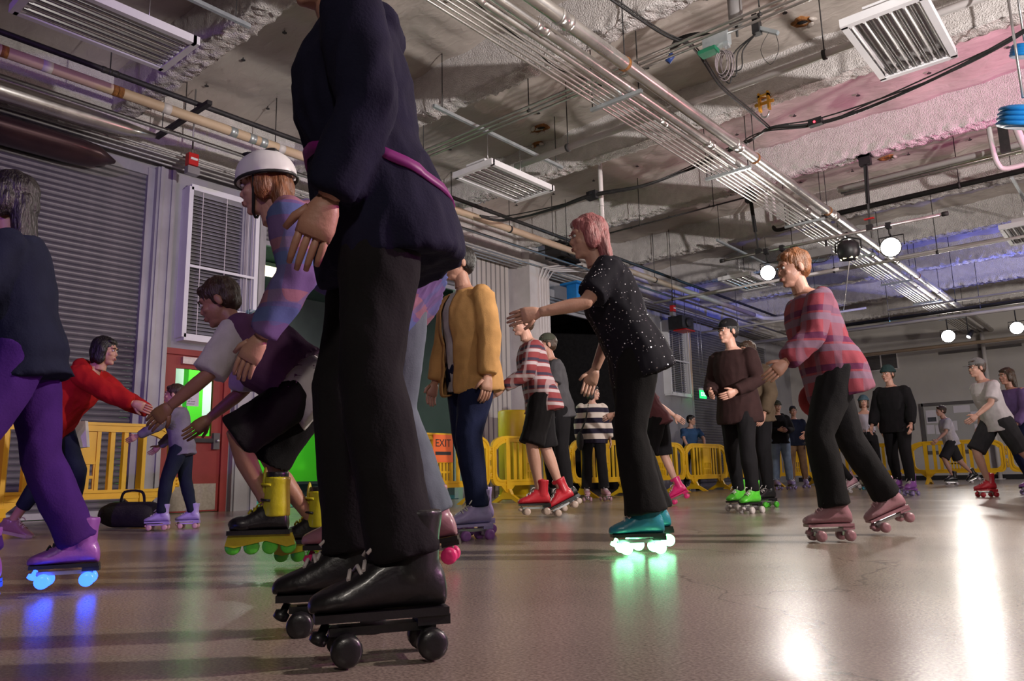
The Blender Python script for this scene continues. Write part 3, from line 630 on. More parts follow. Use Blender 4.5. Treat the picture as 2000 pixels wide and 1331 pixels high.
# yellow beam clamp with shackle
P4 = onz(1494, 216, 4.85); e = tag(empty('beam_clamp', P4), 'bright yellow beam clamp gripping a sprayed beam', 'clamp')
MB().bb((-.07, -.03, .0), (-.045, .03, .24)).bb((.045, -.03, .0), (.07, .03, .24)).bb((-.07, -.03, .18), (.07, .03, .21)).build('clamp_jaw', 'hoist_yellow', e)
MB().tube([(-.12, 0, .10), (.12, 0, .10)], .022, 10).build('clamp_screw', 'hoist_yellow', e)
MB().tube([V((math.cos(a) * .05, 0, -.03 + math.sin(a) * .06)) for a in [PI + PI * j / 10 for j in range(11)]], .012, 6).build('shackle', 'brushed', e)
# black straps with hooks holding the lighting pipe
for (px_, py_, z_, label) in [(1690, 318, 4.95, 'black webbing strap hoist reaching down to the capped end of the lighting pipe'), (1466, 390, 4.95, 'black webbing strap hoist near the blue lit ceiling patch')]:
    P = ony(px_, py_, 11.70); e = tag(empty('strap_hoist', P), label, 'strap'); ty = V((P.x - .15 if px_ > 1600 else P.x - .12, 12.15, 4.03)) - P
    MB().box((0, 0, .04), (.16, .10, .16)).bb((-.10, -.05, .08), (.10, .05, .12)).bb((-.05, -.04, .10), (.05, .04, max(.125, 5.035 - P.z))).build('clamp_block', 'black_plastic', e)
    MB().bar((0, 0, 0), ty * .62, .06, .012).bar((0.02, 0, 0), ty * .62, .012, .05).build('webbing', 'strap_black', e)
    MB().bar(ty * .62, ty, .03, .02).box(ty, (.09, .07, .09)).build('hook', 'dark_iron', e)
    if px_ > 1600: MB().box(ty * .86, (.14, .05, .02)).build('red_keeper', 'fire_red', e)
# torn patches of insulation, rust coloured fill showing
for (px_, py_, s_) in [(1057, 268, .17), (1050, 296, .10), (1568, 68, .14), (1733, 328, .13), (1300, 22, .15)]:
    P = onz(px_, py_, 5.42); mb = MB(); n = 14; ring = [V((math.cos(a) * s_ * rnd.uniform(.6, 1.2), math.sin(a) * s_ * .6 * rnd.uniform(.6, 1.2), 0)) for a in [2 * PI * j / n for j in range(n)]]
    mb.loft([[p * 1.0 + V((0, 0, .10)) for p in ring], [p * 1.1 + V((0, 0, -.01)) for p in ring], [p * .85 + V((0, 0, -.03)) for p in ring], [p * .55 + V((0, 0, .02)) for p in ring], [p * .5 + V((0, 0, .06)) for p in ring]])
    o = mb.build('insulation_tear', 'rust', ceiling, (P.x, P.y, ceiling_z(P.x, P.y))); MB().ell((s_ * .1, 0, .0), (s_ * .5, s_ * .3, .02), None, 10, 6).build('torn_hole', 'black_fabric', o)
    for k in range(3):
        a = rnd.uniform(0, 6.28); MB().ell((math.cos(a) * s_ * 1.05, math.sin(a) * s_ * .62, -.03), (s_ * .42, s_ * .2, .025), M.Rotation(a + 1.2, 3, 'Z') @ M.Rotation(R(25), 3, 'X'), 10, 6).build('torn_flap', 'insulation', o)
# fire alarm strobes
for (px_, py_, X, label) in [(375, 313, -9.25, 'red fire alarm strobe above the red door'), (1314, 603, -9.25, 'red fire alarm strobe near the black ceiling heater')]:
    P = onx(px_, py_, X); e = tag(empty('alarm_strobe', P), label, 'alarm')
    MB().box((0, 0, 0), (.10, .13, .16)).build('housing', 'fire_red', e); MB().box((.055, 0, 0), (.02, .09, .03)).build('lens', 'white_enamel', e); MB().box((-.02, .02, -.14), (.10, .16, .10)).build('mount_box', 'duct_grey', e)
    MB().tube([(0, 0, .08), (0, 0, 1.0)], .012, 6).build('conduit_drop', 'duct_grey', e)
# exit signs
P = onx(1373, 771, -9.6); e = tag(empty('exit_sign', P), 'glowing green exit sign hanging before the far grey shutter', 'sign')
MB().bb((-.02, -.17, -.11), (.02, .17, .11)).build('sign_panel', 'exit_green', e); MB().bb((-.03, -.18, .11), (.03, .18, .17)).build('sign_box', 'white_enamel', e)
lettering('EXIT', .15, 'exit_letter', e, (.022, 0, 0), RX)
q = MB()
for s in (-1, 1): q.tube([(0, s * .10, .17), (0, s * .10, 3.1)], .007, 5)
q.build('hanging_rod', 'brushed', e)
P = onx(469, 622, -9.72); e = tag(empty('exit_sign', P), 'small edge lit green exit sign beside the louvre over the red door', 'sign')
MB().bb((-.28, -.06, 0), (.03, .06, .09)).build('sign_box', 'white_enamel', e); MB().bb((-.012, -.02, -.14), (.012, .02, 0)).build('sign_panel', 'exit_green', e)
P = onx(497, 618, -9.75); e = tag(empty('emergency_light', P), 'chrome emergency light with two heads beside the green exit sign', 'light')
MB().box((0, 0, 0), (.10, .20, .16)).box((-.15, 0, 0), (.22, .08, .08)).build('body', 'chrome_teal', e)
for s in (-1, 1): MB().lathe([(.03, 0), (.055, .07), (.05, .075)], (.05, s * .07, .02), (1, 0, -.4), 12).build('lamp_head', 'chrome_teal', e)
# black unit heaters
for (px_, py_, X, label) in [(1330, 633, -9.3, 'black ceiling heater with chain above the far louvre'), (1098, 494, -8.9, 'black ceiling heater above the concrete column')]:
    P = onx(px_, py_, X); e = tag(empty('unit_heater', P), label, 'heater')
    MB().box((0, 0, 0), (.40, .62, .34)).build('housing', 'black_plastic', e); MB().lathe([(.12, 0), (.13, .04), (.05, .05)], (.2, 0, 0), (1, 0, 0), 14).build('fan_cowl', 'dark_iron', e)
    MB().box((.06, .05, -.19), (.36, .5, .03)).build('red_tray', 'fire_red' if px_ > 1200 else 'dark_iron', e)
    q = MB()
    for s in (-1, 1): q.tube([(0, s * .25, .17), (0, s * .25, 1.38)], .008, 5)
    q.build('hanging_rod', 'dark_iron', e)
    if px_ > 1200:
        for s in (-1, 1): MB().tube(smooth([(.1, .20 + s * .06, -.18), (.1, .22 + s * .03, -1.2), (.1, .22, -2.0)], 5), .010, 6).build('pull_chain', 'beige_pipe', e)
# white looped pipes, right
P = ony(1955, 300, 12.15); e = tag(empty('pipe_loop', P), 'white pipe loop with elbows hanging at the pink lit ceiling', 'pipe')
MB().tube(smooth([(-.10, 0, .90), (-.10, 0, .5), (-.09, 0, .15), (-.06, .05, -.12), (.05, .1, -.2), (.5, .15, -.16), (.9, .15, -.14)], 6), .035, 10).build('pipe_run', 'white_pipe', e)
MB().tube(smooth([(.20, -.1, .90), (.20, -.1, .5), (.24, -.1, .2), (.30, -.05, -.05), (.36, .05, -.12)], 6), .05, 10).build('pipe_riser', 'white_pipe', e); MB().bb((.0, -.02, .0), (.12, .03, .88)).build('bracket_plate', 'dark_iron', e)
P = onz(1503, 436, 4.80); e = tag(empty('pipe_trap', P), 'white pipe trap with a dark elbow beside the conduit rack', 'pipe')
MB().tube(smooth([(-.03, 0, .76), (-.03, 0, .3), (-.03, 0, .04), (.0, 0, .0), (.06, 0, -.01), (.22, 0, -.01)], 6), .036, 10).tube(smooth([(.10, .0, .76), (.10, .0, .3), (.10, .0, .0)], 4), .036, 10).build('pipe_riser', 'white_pipe', e)
MB().tube(smooth([(.05, -.04, -.07), (.2, -.04, -.07), (.36, -.03, -.06)], 6), .036, 10).tube([(.10, -.02, .0), (.10, -.03, -.07)], .036, 10).build('pipe_run', 'white_pipe', e)
MB().tube(smooth([(.09, -.04, -.07), (.09, -.04, -.13), (.15, -.03, -.175), (.34, -.02, -.165), (.6, 0, -.12), V((-3.88, 13.3, 4.75)) - P], 6), .034, 10).build('dark_elbow', 'dark_iron', e)
# ------------------------------------------------------------------ stage lamps
def flood(P, target, watts, label, r=.13, pipe_z=None, color=WARM, angle=120):
    P = V(P); d = (V(target) - P).normalized()
    e = tag(empty('flood_lamp', P), label, 'lamp')
    MB().lathe([(.03, -.26), (.075, -.24), (.085, -.08), (r, 0), (r * 1.04, .015), (r * .97, .015), (r * .9, 0)], (0, 0, 0), d, 20).build('housing', 'black_plastic', e)
    MB().lathe([(r * .92, .004), (r * .92, .010), (.0, .016)], (0, 0, 0), d, 20).build('lens', 'lamp_glow', e)
    sd = d.cross(V((0, 0, 1))).normalized()
    MB().tube([sd * (r + .02) - d * .1, sd * (r + .02) - d * .1 + V((0, 0, .16)), -sd * (r + .02) - d * .1 + V((0, 0, .16)), -sd * (r + .02) - d * .1], .010, 6).tube([-d * .1 + V((0, 0, .16)), V((0, 0, .22)), V((0, 0, pipe_z or .24))], .014, 6).build('yoke', 'dark_iron', e)
    s = spot('flood_lamp_light', P + d * .05, target, watts, color, angle, .6, .12)
    s.parent = e; s.location = d * .05
    return e
A1 = ony(1740, 483, 12.15); A2 = ony(1500, 533, 12.15); A3 = ony(1852, 657, 22.6); A4 = ony(1986, 641, 22.6)
flood(A1, (-2.6, 3.0, 0.6), 150, 'blazing round flood lamp hung beside the conduit rack', .15, 4.0 - A1.z)
flood(A2, (-4.0, 3.0, 0.6), 260, 'blazing round flood lamp beside the far strip light', .13, 4.0 - A2.z)
flood(A3, (-3.0, 6.0, 0.4), 300, 'blazing round flood lamp before the far wall above the vent', .17, 4.3 - A3.z)
flood(A4, (-2.0, 8.0, 0.6), 160, 'blazing round flood lamp in the blue lit corner', .16, 4.3 - A4.z)
P = ony(1892, 658, 22.6); e = tag(empty('small_spot_lamp', P), 'small tilted lamp between the two far flood lamps', 'lamp')
d = V((-.3, -.4, -.6)).normalized(); MB().lathe([(.05, -.2), (.07, 0), (.065, .01)], (0, 0, 0), d, 14).build('housing', 'black_plastic', e); MB().lathe([(.06, .008), (0, .02)], (0, 0, 0), d, 14).build('lens', 'lamp_glow', e)
MB().tube([(0, 0, .05), (0, 0, 4.3 - P.z)], .012, 6).build('yoke', 'dark_iron', e)
# black moving head on the lighting pipe, driver box with leads
P = V((-3.42, 12.15, 3.74)); e = tag(empty('stage_lamp', P), 'black stage lamp hanging from the middle of the lighting pipe', 'lamp')
MB().lathe([(.09, .16), (.15, .10), (.17, .0), (.15, -.10), (.10, -.16)], (0, 0, 0), (.1, -.3, 1), 18).build('lamp_body', 'black_plastic', e)
MB().tube([(-.19, 0, 0), (-.19, 0, .14), (-.05, 0, .20), (.05, 0, .20), (.19, 0, .14), (.19, 0, 0)], .014, 6).tube([(0, 0, .20), (0, 0, .30)], .02, 8).build('yoke', 'dark_iron', e)
for k in range(4):
    a = R(200 + 50 * k); MB().box((math.cos(a) * .10, math.sin(a) * .10, -.135), (.05, .03, .02)).build('led_cell', 'lamp_dim', e)
P = V((-3.98, 12.15, 3.80)); e = tag(empty('driver_box', P), 'grey power driver box hung under the lighting pipe with leads', 'gear')
MB().box((0, 0, 0), (.62, .09, .13)).build('case', 'duct_grey', e); MB().bb((-.25, -.01, .06), (-.22, .01, .22)).bb((.22, -.01, .06), (.25, .01, .22)).build('bracket', 'dark_iron', e)
for k in range(4): MB().tube(smooth([(.3 - .18 * k, 0, -.05), (.22 - .2 * k, -.03, -.16), (-.02 - .08 * k, -.03, -.14), (-.27 - .02 * k, -.04, .04), (-.22 - .03 * k, -.035, .19)], 5), .007, 5).build('lead', 'cable_black', e)
for k, x in enumerate((A2.x, -4.45, A1.x)):
    thing(MB().box((x, 12.15, 4.0), (.07, .08, .09)).tube([(x, 12.15, 3.96), (x, 12.15, 3.86)], .012, 6), 'pipe_clamp', 'black_plastic', 'small black clamp on the lighting pipe', 'clamp', 'clamps on the lighting pipe')
# lattice of sash wires
thing(MB().tube([V((-3.42, 12.15, 3.58)), V((-5.4, 18.3, 4.03))], .008, 5), 'stay_wire', 'white_pipe', 'pale stay wire slanting from the black stage lamp', 'wire')
# blue fans at the right edge
for (px_, py_, label, s_) in [(2004, 230, 'ribbed blue housing hanging by the pink lit ceiling, larger one', .30), (2004, 100, 'ribbed blue housing hanging beside the cable bundle end, smaller one', .19)]:
    P = at(px_, py_, 6.4 if s_ > .25 else 7.4); e = tag(empty('ribbed_housing', P), label, 'lamp')
    mb = MB().lathe([(s_ * .5, -.30 * s_), (s_ * .62, -.2 * s_), (s_ * .66, .2 * s_), (s_ * .55, .3 * s_)], (0, 0, 0), (.35, -.25, 1.0), 20); mb.build('shell', 'blue_housing', e)
    for k in range(4): MB().lathe([(s_ * .66, -.02), (s_ * .72, 0), (s_ * .66, .02)], V((.35, -.25, 1.0)) * (s_ * (-.18 + .12 * k)), (.35, -.25, 1.0), 20).build('rib', 'blue_housing', e)
    MB().tube([(0, 0, s_ * .6), (0, 0, 1.3)], .012, 6).build('hanging_rod', 'brushed', e)
# ------------------------------------------------------------------ barriers
def frame_ring(z0, z1, hx, inset, nseg=5):
    """rounded outline of a crowd barrier, arched at the top corners"""
    pts = []
    r = .12
    for k in range(nseg + 1):
        a = -PI / 2 + (PI / 2) * k / nseg; pts.append((hx - inset - r + r * math.cos(a), z0 + inset + r + r * math.sin(a)))
    R2 = .34
    pts.append((hx - inset, z1 - .17))
    for k in range(1, nseg + 1):
        a = (PI / 2) * k / nseg; pts.append((hx - inset - R2 + R2 * math.cos(a) * 1.0, z1 - .17 - inset + .17 * math.sin(a)))
    return pts + [(-x, z) for x, z in reversed(pts)]
def band_loop(mb, outer, inner, d):
    n = len(outer)
    rings = [[V((x, -d / 2, z)) for x, z in outer], [V((x, d / 2, z)) for x, z in outer], [V((x, d / 2, z)) for x, z in inner], [V((x, -d / 2, z)) for x, z in inner]]
    mb.loft(rings, False, False, True)
BAR = {}
def barrier_meshes():
    mb = MB(); band_loop(mb, frame_ring(.25, 1.0, .97, 0), frame_ring(.25, 1.0, .97, .028), .05)
    band_loop(mb, frame_ring(.25, 1.0, .97, .028), frame_ring(.25, 1.0, .97, .060), .032); band_loop(mb, frame_ring(.25, 1.0, .97, .060), frame_ring(.25, 1.0, .97, .090), .05)
    BAR['frame'] = mb.mesh('frame')
    BAR['slat'] = MB().prism([(-.035, -.012), (-.020, .016), (.020, .016), (.035, -.012)], (0, 0, .625), (1, 0, 0), (0, -1, 0), (0, 0, 1), .60).mesh('slat')
    mb = MB().bb((-.16, -.012, .60), (.16, .012, .925)).bb((-.17, -.02, .59), (.17, .02, .615))
    for x in (-.16, -.096, -.032, .032, .096, .16): mb.bb((x - .016, -.012, .33), (x + .016, .012, .60))
    for z in (.335, .465): mb.bb((-.16, -.012, z - .014), (.16, .012, z + .014))
    for s in (-1, 1): mb.bb((s * .178 - .018, -.022, .32), (s * .178 + .018, .022, .94))
    BAR['sign_panel'] = mb.mesh('sign_panel')
    # post with gusset and splayed foot (foot runs across the barrier)
    mb = MB().prism([(-.045, -.03), (-.018, .034), (.018, .034), (.045, -.03)], (0, 0, .55), (1, 0, 0), (0, -1, 0), (0, 0, 1), .80)
    mb.prism([(-.17, .26), (.17, .26), (.045, .15), (-.045, .15)], (0, 0, 0), (1, 0, 0), (0, 0, 1), (0, 1, 0), .035)
    mb.prism([(-.06, .20), (.06, .20), (.10, .12), (.29, .012), (.30, 0), (.20, 0), (.10, .05), (-.10, .05), (-.20, 0), (-.30, 0), (-.29, .012), (-.10, .12)], (0, 0, 0), (0, 1, 0), (0, 0, 1), (1, 0, 0), .06)
    BAR['post'] = mb.mesh('post')
    mb = MB()
    for z in (-.035, 0, .035): mb.bb((0, -.018, z - .008), (.045, .018, z + .008))
    mb.lathe([(.02, -.05), (.02, .05)], (.035, 0, 0), (0, 0, 1), 10)
    BAR['hinge'] = mb.mesh('hinge')
    for m_ in BAR.values(): m_.materials.append(MAT['yellow_plastic'])
barrier_meshes()
def barrier(ax, ay, bx_, by_, label, sign=False):
    a = V((ax, ay, 0)); b = V((bx_, by_, 0)); d = b - a
    e = empty('crowd_barrier', (a + b) / 2, math.atan2(d.y, d.x)); tag(e, label, 'barrier', 'yellow crowd barriers')
    link('frame', BAR['frame'], e)
    for x in (-.44, -.31, .31, .44): link('slat', BAR['slat'], e, (x, 0, 0))
    link('sign_panel', BAR['sign_panel'], e)
    for x in (-.62, .62): link('post', BAR['post'], e, (x, 0, 0))
    for s in (-1, 1):
        for z in ((.40, .78) if s > 0 else (.502, .678)):
            h = link('hinge', BAR['hinge'], e, (s * .965, 0, z)); h.rotation_euler.z = 0 if s > 0 else PI
    if sign:
        sp = tag(MB().bb((-.19, .022, .60), (.19, .030, .98)).build('exit_panel', 'orange_sign', e), 'orange panel reading EXIT')
        lettering('EXIT', .15, 'ink', sp, (0, .0315, .86), (PI / 2, 0, PI)); MB().bb((-.15, .030, .70), (.15, .033, .745)).build('black_bar', 'ink', sp)
    return e
barrier(-8.05, 1.95, -8.05, 3.92, 'yellow plastic crowd barrier standing before the closed grey shutter')
BX = -7.72
names = ['yellow crowd barrier carrying an orange exit panel, behind the tan jacket', 'yellow crowd barrier in front of the fat yellow bollard', 'yellow crowd barrier behind the person in the striped sweater',
         'yellow crowd barrier behind the hot pink skates', 'yellow crowd barrier behind the brown sweater, beside the blue T-shirt', 'yellow crowd barrier between the brown sweater and the man in a cap']
for k in range(6):
    barrier(BX, 8.5 + 2 * k, BX, 6.52 + 2 * k, names[k], k == 0)
barrier(-6.828, 20.3, -7.72, 18.51, 'yellow crowd barrier set at an angle in the far corner')
barrier(-4.828, 20.3, -6.828, 20.3, 'yellow crowd barrier behind the person in white crop top'); barrier(-2.828, 20.3, -4.828, 20.3, 'yellow crowd barrier below the notice board, fully in view'); barrier(-.828, 20.3, -2.828, 20.3, 'yellow crowd barrier beside the pale steel post, behind the red skates')
# black holdall by the barrier
P = gnd(262, 6.9); e = tag(empty('duffel_bag', P, R(20)), 'black duffel bag on the floor between the woman and the child', 'bag')
mb = MB().loft([[V((-.30 + .6 * i / 10, math.cos(a) * .13 * k_, .12 + math.sin(a) * .115 * k_)) for a in [2 * PI * j / 14 for j in range(14)]] for i in range(11) for k_ in [(.75, .93, 1, 1, 1, 1, 1, 1, 1, .93, .75)[i]]])
mb.build('bag_body', 'black_fabric', e); MB().tube(smooth([(-.14, 0, .22), (-.1, 0, .32), (.1, 0, .32), (.14, 0, .22)], 5), .012, 6).build('bag_handle', 'strap_black', e)
# ------------------------------------------------------------------ people
def remesh(mb, voxel, smooth_n=3, fac=.5):
    me = mb.mesh('tmp'); ob = bpy.data.objects.new('tmp', me); TS.collection.objects.link(ob)
    md = ob.modifiers.new('r', 'REMESH'); md.mode = 'VOXEL'; md.voxel_size = voxel; md.use_smooth_shade = True
    if smooth_n: ms = ob.modifiers.new('s', 'SMOOTH'); ms.iterations = smooth_n; ms.factor = fac
    vl = TS.view_layers[0]; vl.update(); out = bpy.data.meshes.new_from_object(ob.evaluated_get(vl.depsgraph))
    TS.collection.objects.unlink(ob); bpy.data.objects.remove(ob); bpy.data.meshes.remove(me)
    return out
def wrinkle(me, amp, freq=7.0, seed=0.0, stretch=(1, 1, .45)):
    me.update(); ns = [v.normal.copy() for v in me.vertices]
    for v, n in zip(me.vertices, ns):
        p = V((v.co.x * stretch[0], v.co.y * stretch[1], v.co.z * stretch[2])) * freq + V((seed, seed * 1.7, 0))
        v.co += n * (amp * (NZ.noise(p) + .9 * (.35 - abs(NZ.noise(p * 1.9 + V((7, 3, 1)))))))
    me.update(); return me
def grab(me):
    return [v.co.copy() for v in me.vertices], [tuple(p.vertices) for p in me.polygons]
# head template, unit head of 0.235 m, centre at the ears, facing +Y
def head_template():
    mb = MB()
    mb.ell((0, -.012, .028), (.073, .092, .088), None, 24, 16)       # cranium
    mb.ell((0, .022, -.030), (.060, .068, .075), None, 20, 14)       # face
    mb.ell((0, .038, -.085), (.038, .040, .030), None, 16, 10)       # jaw
    mb.ell((0, .062, -.098), (.020, .020, .017), None, 12, 8)        # chin
    mb.ell((0, .072, .028), (.052, .016, .012), None, 14, 8)         # brow
    for s in (-1, 1):
        mb.ell((s * .036, .060, -.026), (.022, .022, .018), None, 12, 8)   # cheek
        mb.ell((s * .076, -.012, -.008), (.009, .019, .031), M.Rotation(R(-12), 3, 'X'), 12, 8)  # ear
    mb.loft([[V((-.009, .078, .020)), V((.009, .078, .020)), V((.007, .06, .022)), V((-.007, .06, .022))],
             [V((-.012, .104, -.024)), V((.012, .104, -.024)), V((.016, .07, -.024)), V((-.016, .07, -.024))],
             [V((-.014, .096, -.036)), V((.014, .096, -.036)), V((.016, .07, -.034)), V((-.016, .07, -.034))]], True)
    mb.ell((0, .084, -.058), (.022, .011, .006), None, 12, 8); mb.ell((0, .083, -.069), (.020, .011, .007), None, 12, 8)
    mb.tube([(0, -.015, -.06), (0, -.028, -.16)], [.048, .052], 14)
    return grab(remesh(mb, .0055, 2))
HEAD = head_template()
def skate_templates():
    T = {}
    def foot(mb, h=.085, extra=.006, L_=1.0):
        rings = []
        for y, hw, zt in [(-.085, .018, -.045), (-.078, .034, -.010), (-.05, .042, .03), (0, .044, .045), (.05, .044, .030), (.09, .047, -.005), (.13, .049, -.028), (.165, .044, -.042), (.19, .030, -.055), (.198, .012, -.066)]:
            y *= L_; hw += extra; zt += extra; zb = -h; ring = []
            for j in range(14):
                a = 2 * PI * j / 14; ring.append(V((hw * math.cos(a) * (1.0 if math.sin(a) < 0 else .88), y, zb + (zt - zb) * (.5 + .5 * math.sin(a)))))
            rings.append(ring)
        mb.loft(rings, True)
    mb = MB(); foot(mb); mb.tube([(0, -.018, -.02), (0, -.022, .06), (0, -.024, .115)], [.052, .050, .056], 16); mb.ell((0, .0, .10), (.03, .055, .03), None, 10, 8)
    T['quad'] = remesh(mb, .008, 3)
    mb = MB(); foot(mb, extra=.012); mb.tube([(0, -.015, -.02), (0, -.025, .10), (0, -.022, .20)], [.058, .054, .056], 16); mb.ell((0, .125, -.05), (.056, .07, .038), None, 14, 8)
    T['inline'] = remesh(mb, .009, 2)
    mb = MB(); foot(mb, extra=.003); mb.tube([(0, -.02, -.02), (0, -.022, .03)], [.046, .048], 14)
    T['sneaker'] = remesh(mb, .008, 3)
    return T
SK = skate_templates()
def wheel_mesh(r, w_):
    return MB().lathe([(r * .3, -w_ / 2), (r * .82, -w_ / 2), (r, -w_ * .3), (r, w_ * .3), (r * .82, w_ / 2), (r * .3, w_ / 2)], (0, 0, 0), (1, 0, 0), 16).mesh('wheel')
def made(me, mat): me.materials.clear(); me.materials.append(MAT[mat]); return me
SK_H = {'quad': .096, 'inline': .115, 'sneaker': .0, 'shoe': 0}
def skate(root, kind, mtx, c, s):
    """c: dict boot, sole, wheel, lace materials; mtx: ankle frame in person space"""
    nm = {'quad': 'roller_skate', 'inline': 'inline_skate', 'sneaker': 'sneaker'}[kind]
    o = link(nm, made(SK[kind].copy(), c['boot']), root); o.matrix_basis = mtx @ M.Diagonal((s, s, s, 1))
    sole = MB()
    if kind == 'quad':
        sole.bb((-.036, -.085, -.100), (.036, .185, -.084)); sole.bb((-.032, -.088, -.118), (.032, -.02, -.098)); sole.build('sole', c['sole'], o)
        pl = MB().bb((-.022, -.06, -.128), (.022, .155, -.112))
        for y in (-.045, .125): pl.tube([(-.05, y, -.150), (.05, y, -.150)], .007, 8).bb((-.012, y - .012, -.150), (.012, y + .012, -.11))
        pl.build('truck_plate', c.get('plate', 'brushed'), o)
        wm = made(wheel_mesh(.031, .034), c['wheel'])
        for y in (-.045, .125):
            for x in (-.054, .054): link('wheel', wm, o, (x, y, -.150))
        MB().lathe([(.009, 0), (.009, .02), (.018, .024), (.018, .040), (.012, .043)], (0, .160, -.105), (0, .45, -.9), 12).build('toe_stop', c.get('stop', c['wheel']), o)
    elif kind == 'inline':
        sole.bb((-.040, -.095, -.104), (.040, .205, -.082)); sole.build('sole', c['sole'], o)
        fr = MB()
        for x in (-.017, .017): fr.prism([(-.10, -.10), (.20, -.10), (.215, -.155), (.17, -.165), (.02, -.135), (-.08, -.165), (-.12, -.155)], (x, 0, 0), (0, 1, 0), (0, 0, 1), (1, 0, 0), .005)
        fr.build('wheel_frame', c['frame'], o)
        wm = made(wheel_mesh(.038, .024), c['wheel'])
        for k in range(4): link('wheel', wm, o, (0, -.085 + .088 * k, -.162))
        cu = remesh(MB().loft([oval(V((0, -.020 - .10 * (z - .0) * .2, z)), V((1, 0, 0)), V((0, 1, 0)), a_, b_, 20) for z, a_, b_ in ((-.02, .060, .070), (.03, .064, .068), (.08, .062, .064), (.13, .062, .062), (.175, .066, .066))]), .008, 2)
        cu = cut(cu, lambda p_: p_.y > .030 and abs(p_.x) < .030); cu = link('cuff', made(cu, c['cuff']), o); md = cu.modifiers.new('t', 'SOLIDIFY'); md.thickness = .006
        for zz in (.06, .135): MB().tube([(-.064, .0, zz), (-.045, .042, zz + .004), (0, .054, zz + .006), (.045, .042, zz + .004), (.064, .0, zz)], .006, 8).build('cuff_strap', 'sk_black' if zz < .1 else c['lace'], o)
        MB().ell((0, .036, .14), (.030, .014, .085), None, 12, 10).build('tongue', c['lace'], o)
        MB().ell((0, .135, -.052), (.059, .072, .040), None, 14, 8).build('toe_cap', c['toe'], o)
    else:
        rings = []
        for z in (-.085, -.062):
            rings.append([V((x * 1.06, y, z)) for x, y in [(-.030, -.085), (.030, -.085), (.045, -.05), (.046, .05), (.052, .12), (.046, .17), (.018, .202), (-.018, .202), (-.046, .17), (-.052, .12), (-.046, .05), (-.045, -.05)]])
        sole.loft(rings, False); sole.build('sole', c['sole'], o)
    la = MB(); lo = (.055, .07, .085, .10, .115) if kind != 'inline' else (.04, .055, .07, .085, .10)
    ex = .012 if kind == 'inline' else .004
    for k, y in enumerate(lo):
        zt = .045 - (y - 0) * .55 + ex + (.004 if kind != 'inline' else .006)
        q = 1 if k % 2 else -1
        la.tube([(-.026, y - .006 * q, zt - .010), (0, y, zt + .006), (.026, y + .006 * q, zt - .010)], .0045 if kind != 'inline' else .006, 5)
    la.tube([(.0, lo[0] - .02, .045), (-.03, lo[0] + .01, .05), (-.035, lo[0] + .03, .03)], .004, 5); la.tube([(.0, lo[0] - .02, .045), (.03, lo[0] + .01, .05), (.036, lo[0] + .03, .02)], .004, 5)
    la.build('laces', c['lace'], o)
    return o
def dv(fwd, out=0, side=1):
    f, a = R(fwd), R(out); return V((side * math.sin(a), math.sin(f) * math.cos(a), -math.cos(f) * math.cos(a)))
def oval(c, x, y, a, b, n=18): return [c + x * (a * math.cos(2 * PI * j / n)) + y * (b * math.sin(2 * PI * j / n)) for j in range(n)]
def frames(path):
    out = []; x = None
    for i, p in enumerate(path):
        d = (path[min(i + 1, len(path) - 1)] - path[max(i - 1, 0)]).normalized()
        if x is None:
            x = V((1, 0, 0)); x = (x - d * x.dot(d)).normalized() if abs(d.x) < .9 else perp(d)[0]
        else: x = (x - d * x.dot(d)).normalized()
        out.append((p, x, x.cross(d)))
    return out
def limb(mb, path, rs, n=14): mb.loft([oval(p, x, y, r, r, n) for (p, x, y), r in zip(frames(path), rs)], True)
TORSO = [(-.07, .150, .115, 0), (.0, .168, .122, -.006), (.08, .160, .112, 0), (.17, .140, .100, .006), (.28, .154, .112, .010), (.38, .168, .116, .006), (.44, .160, .098, -.004), (.485, .115, .075, -.012), (.53, .060, .058, -.015)]
class Person: pass
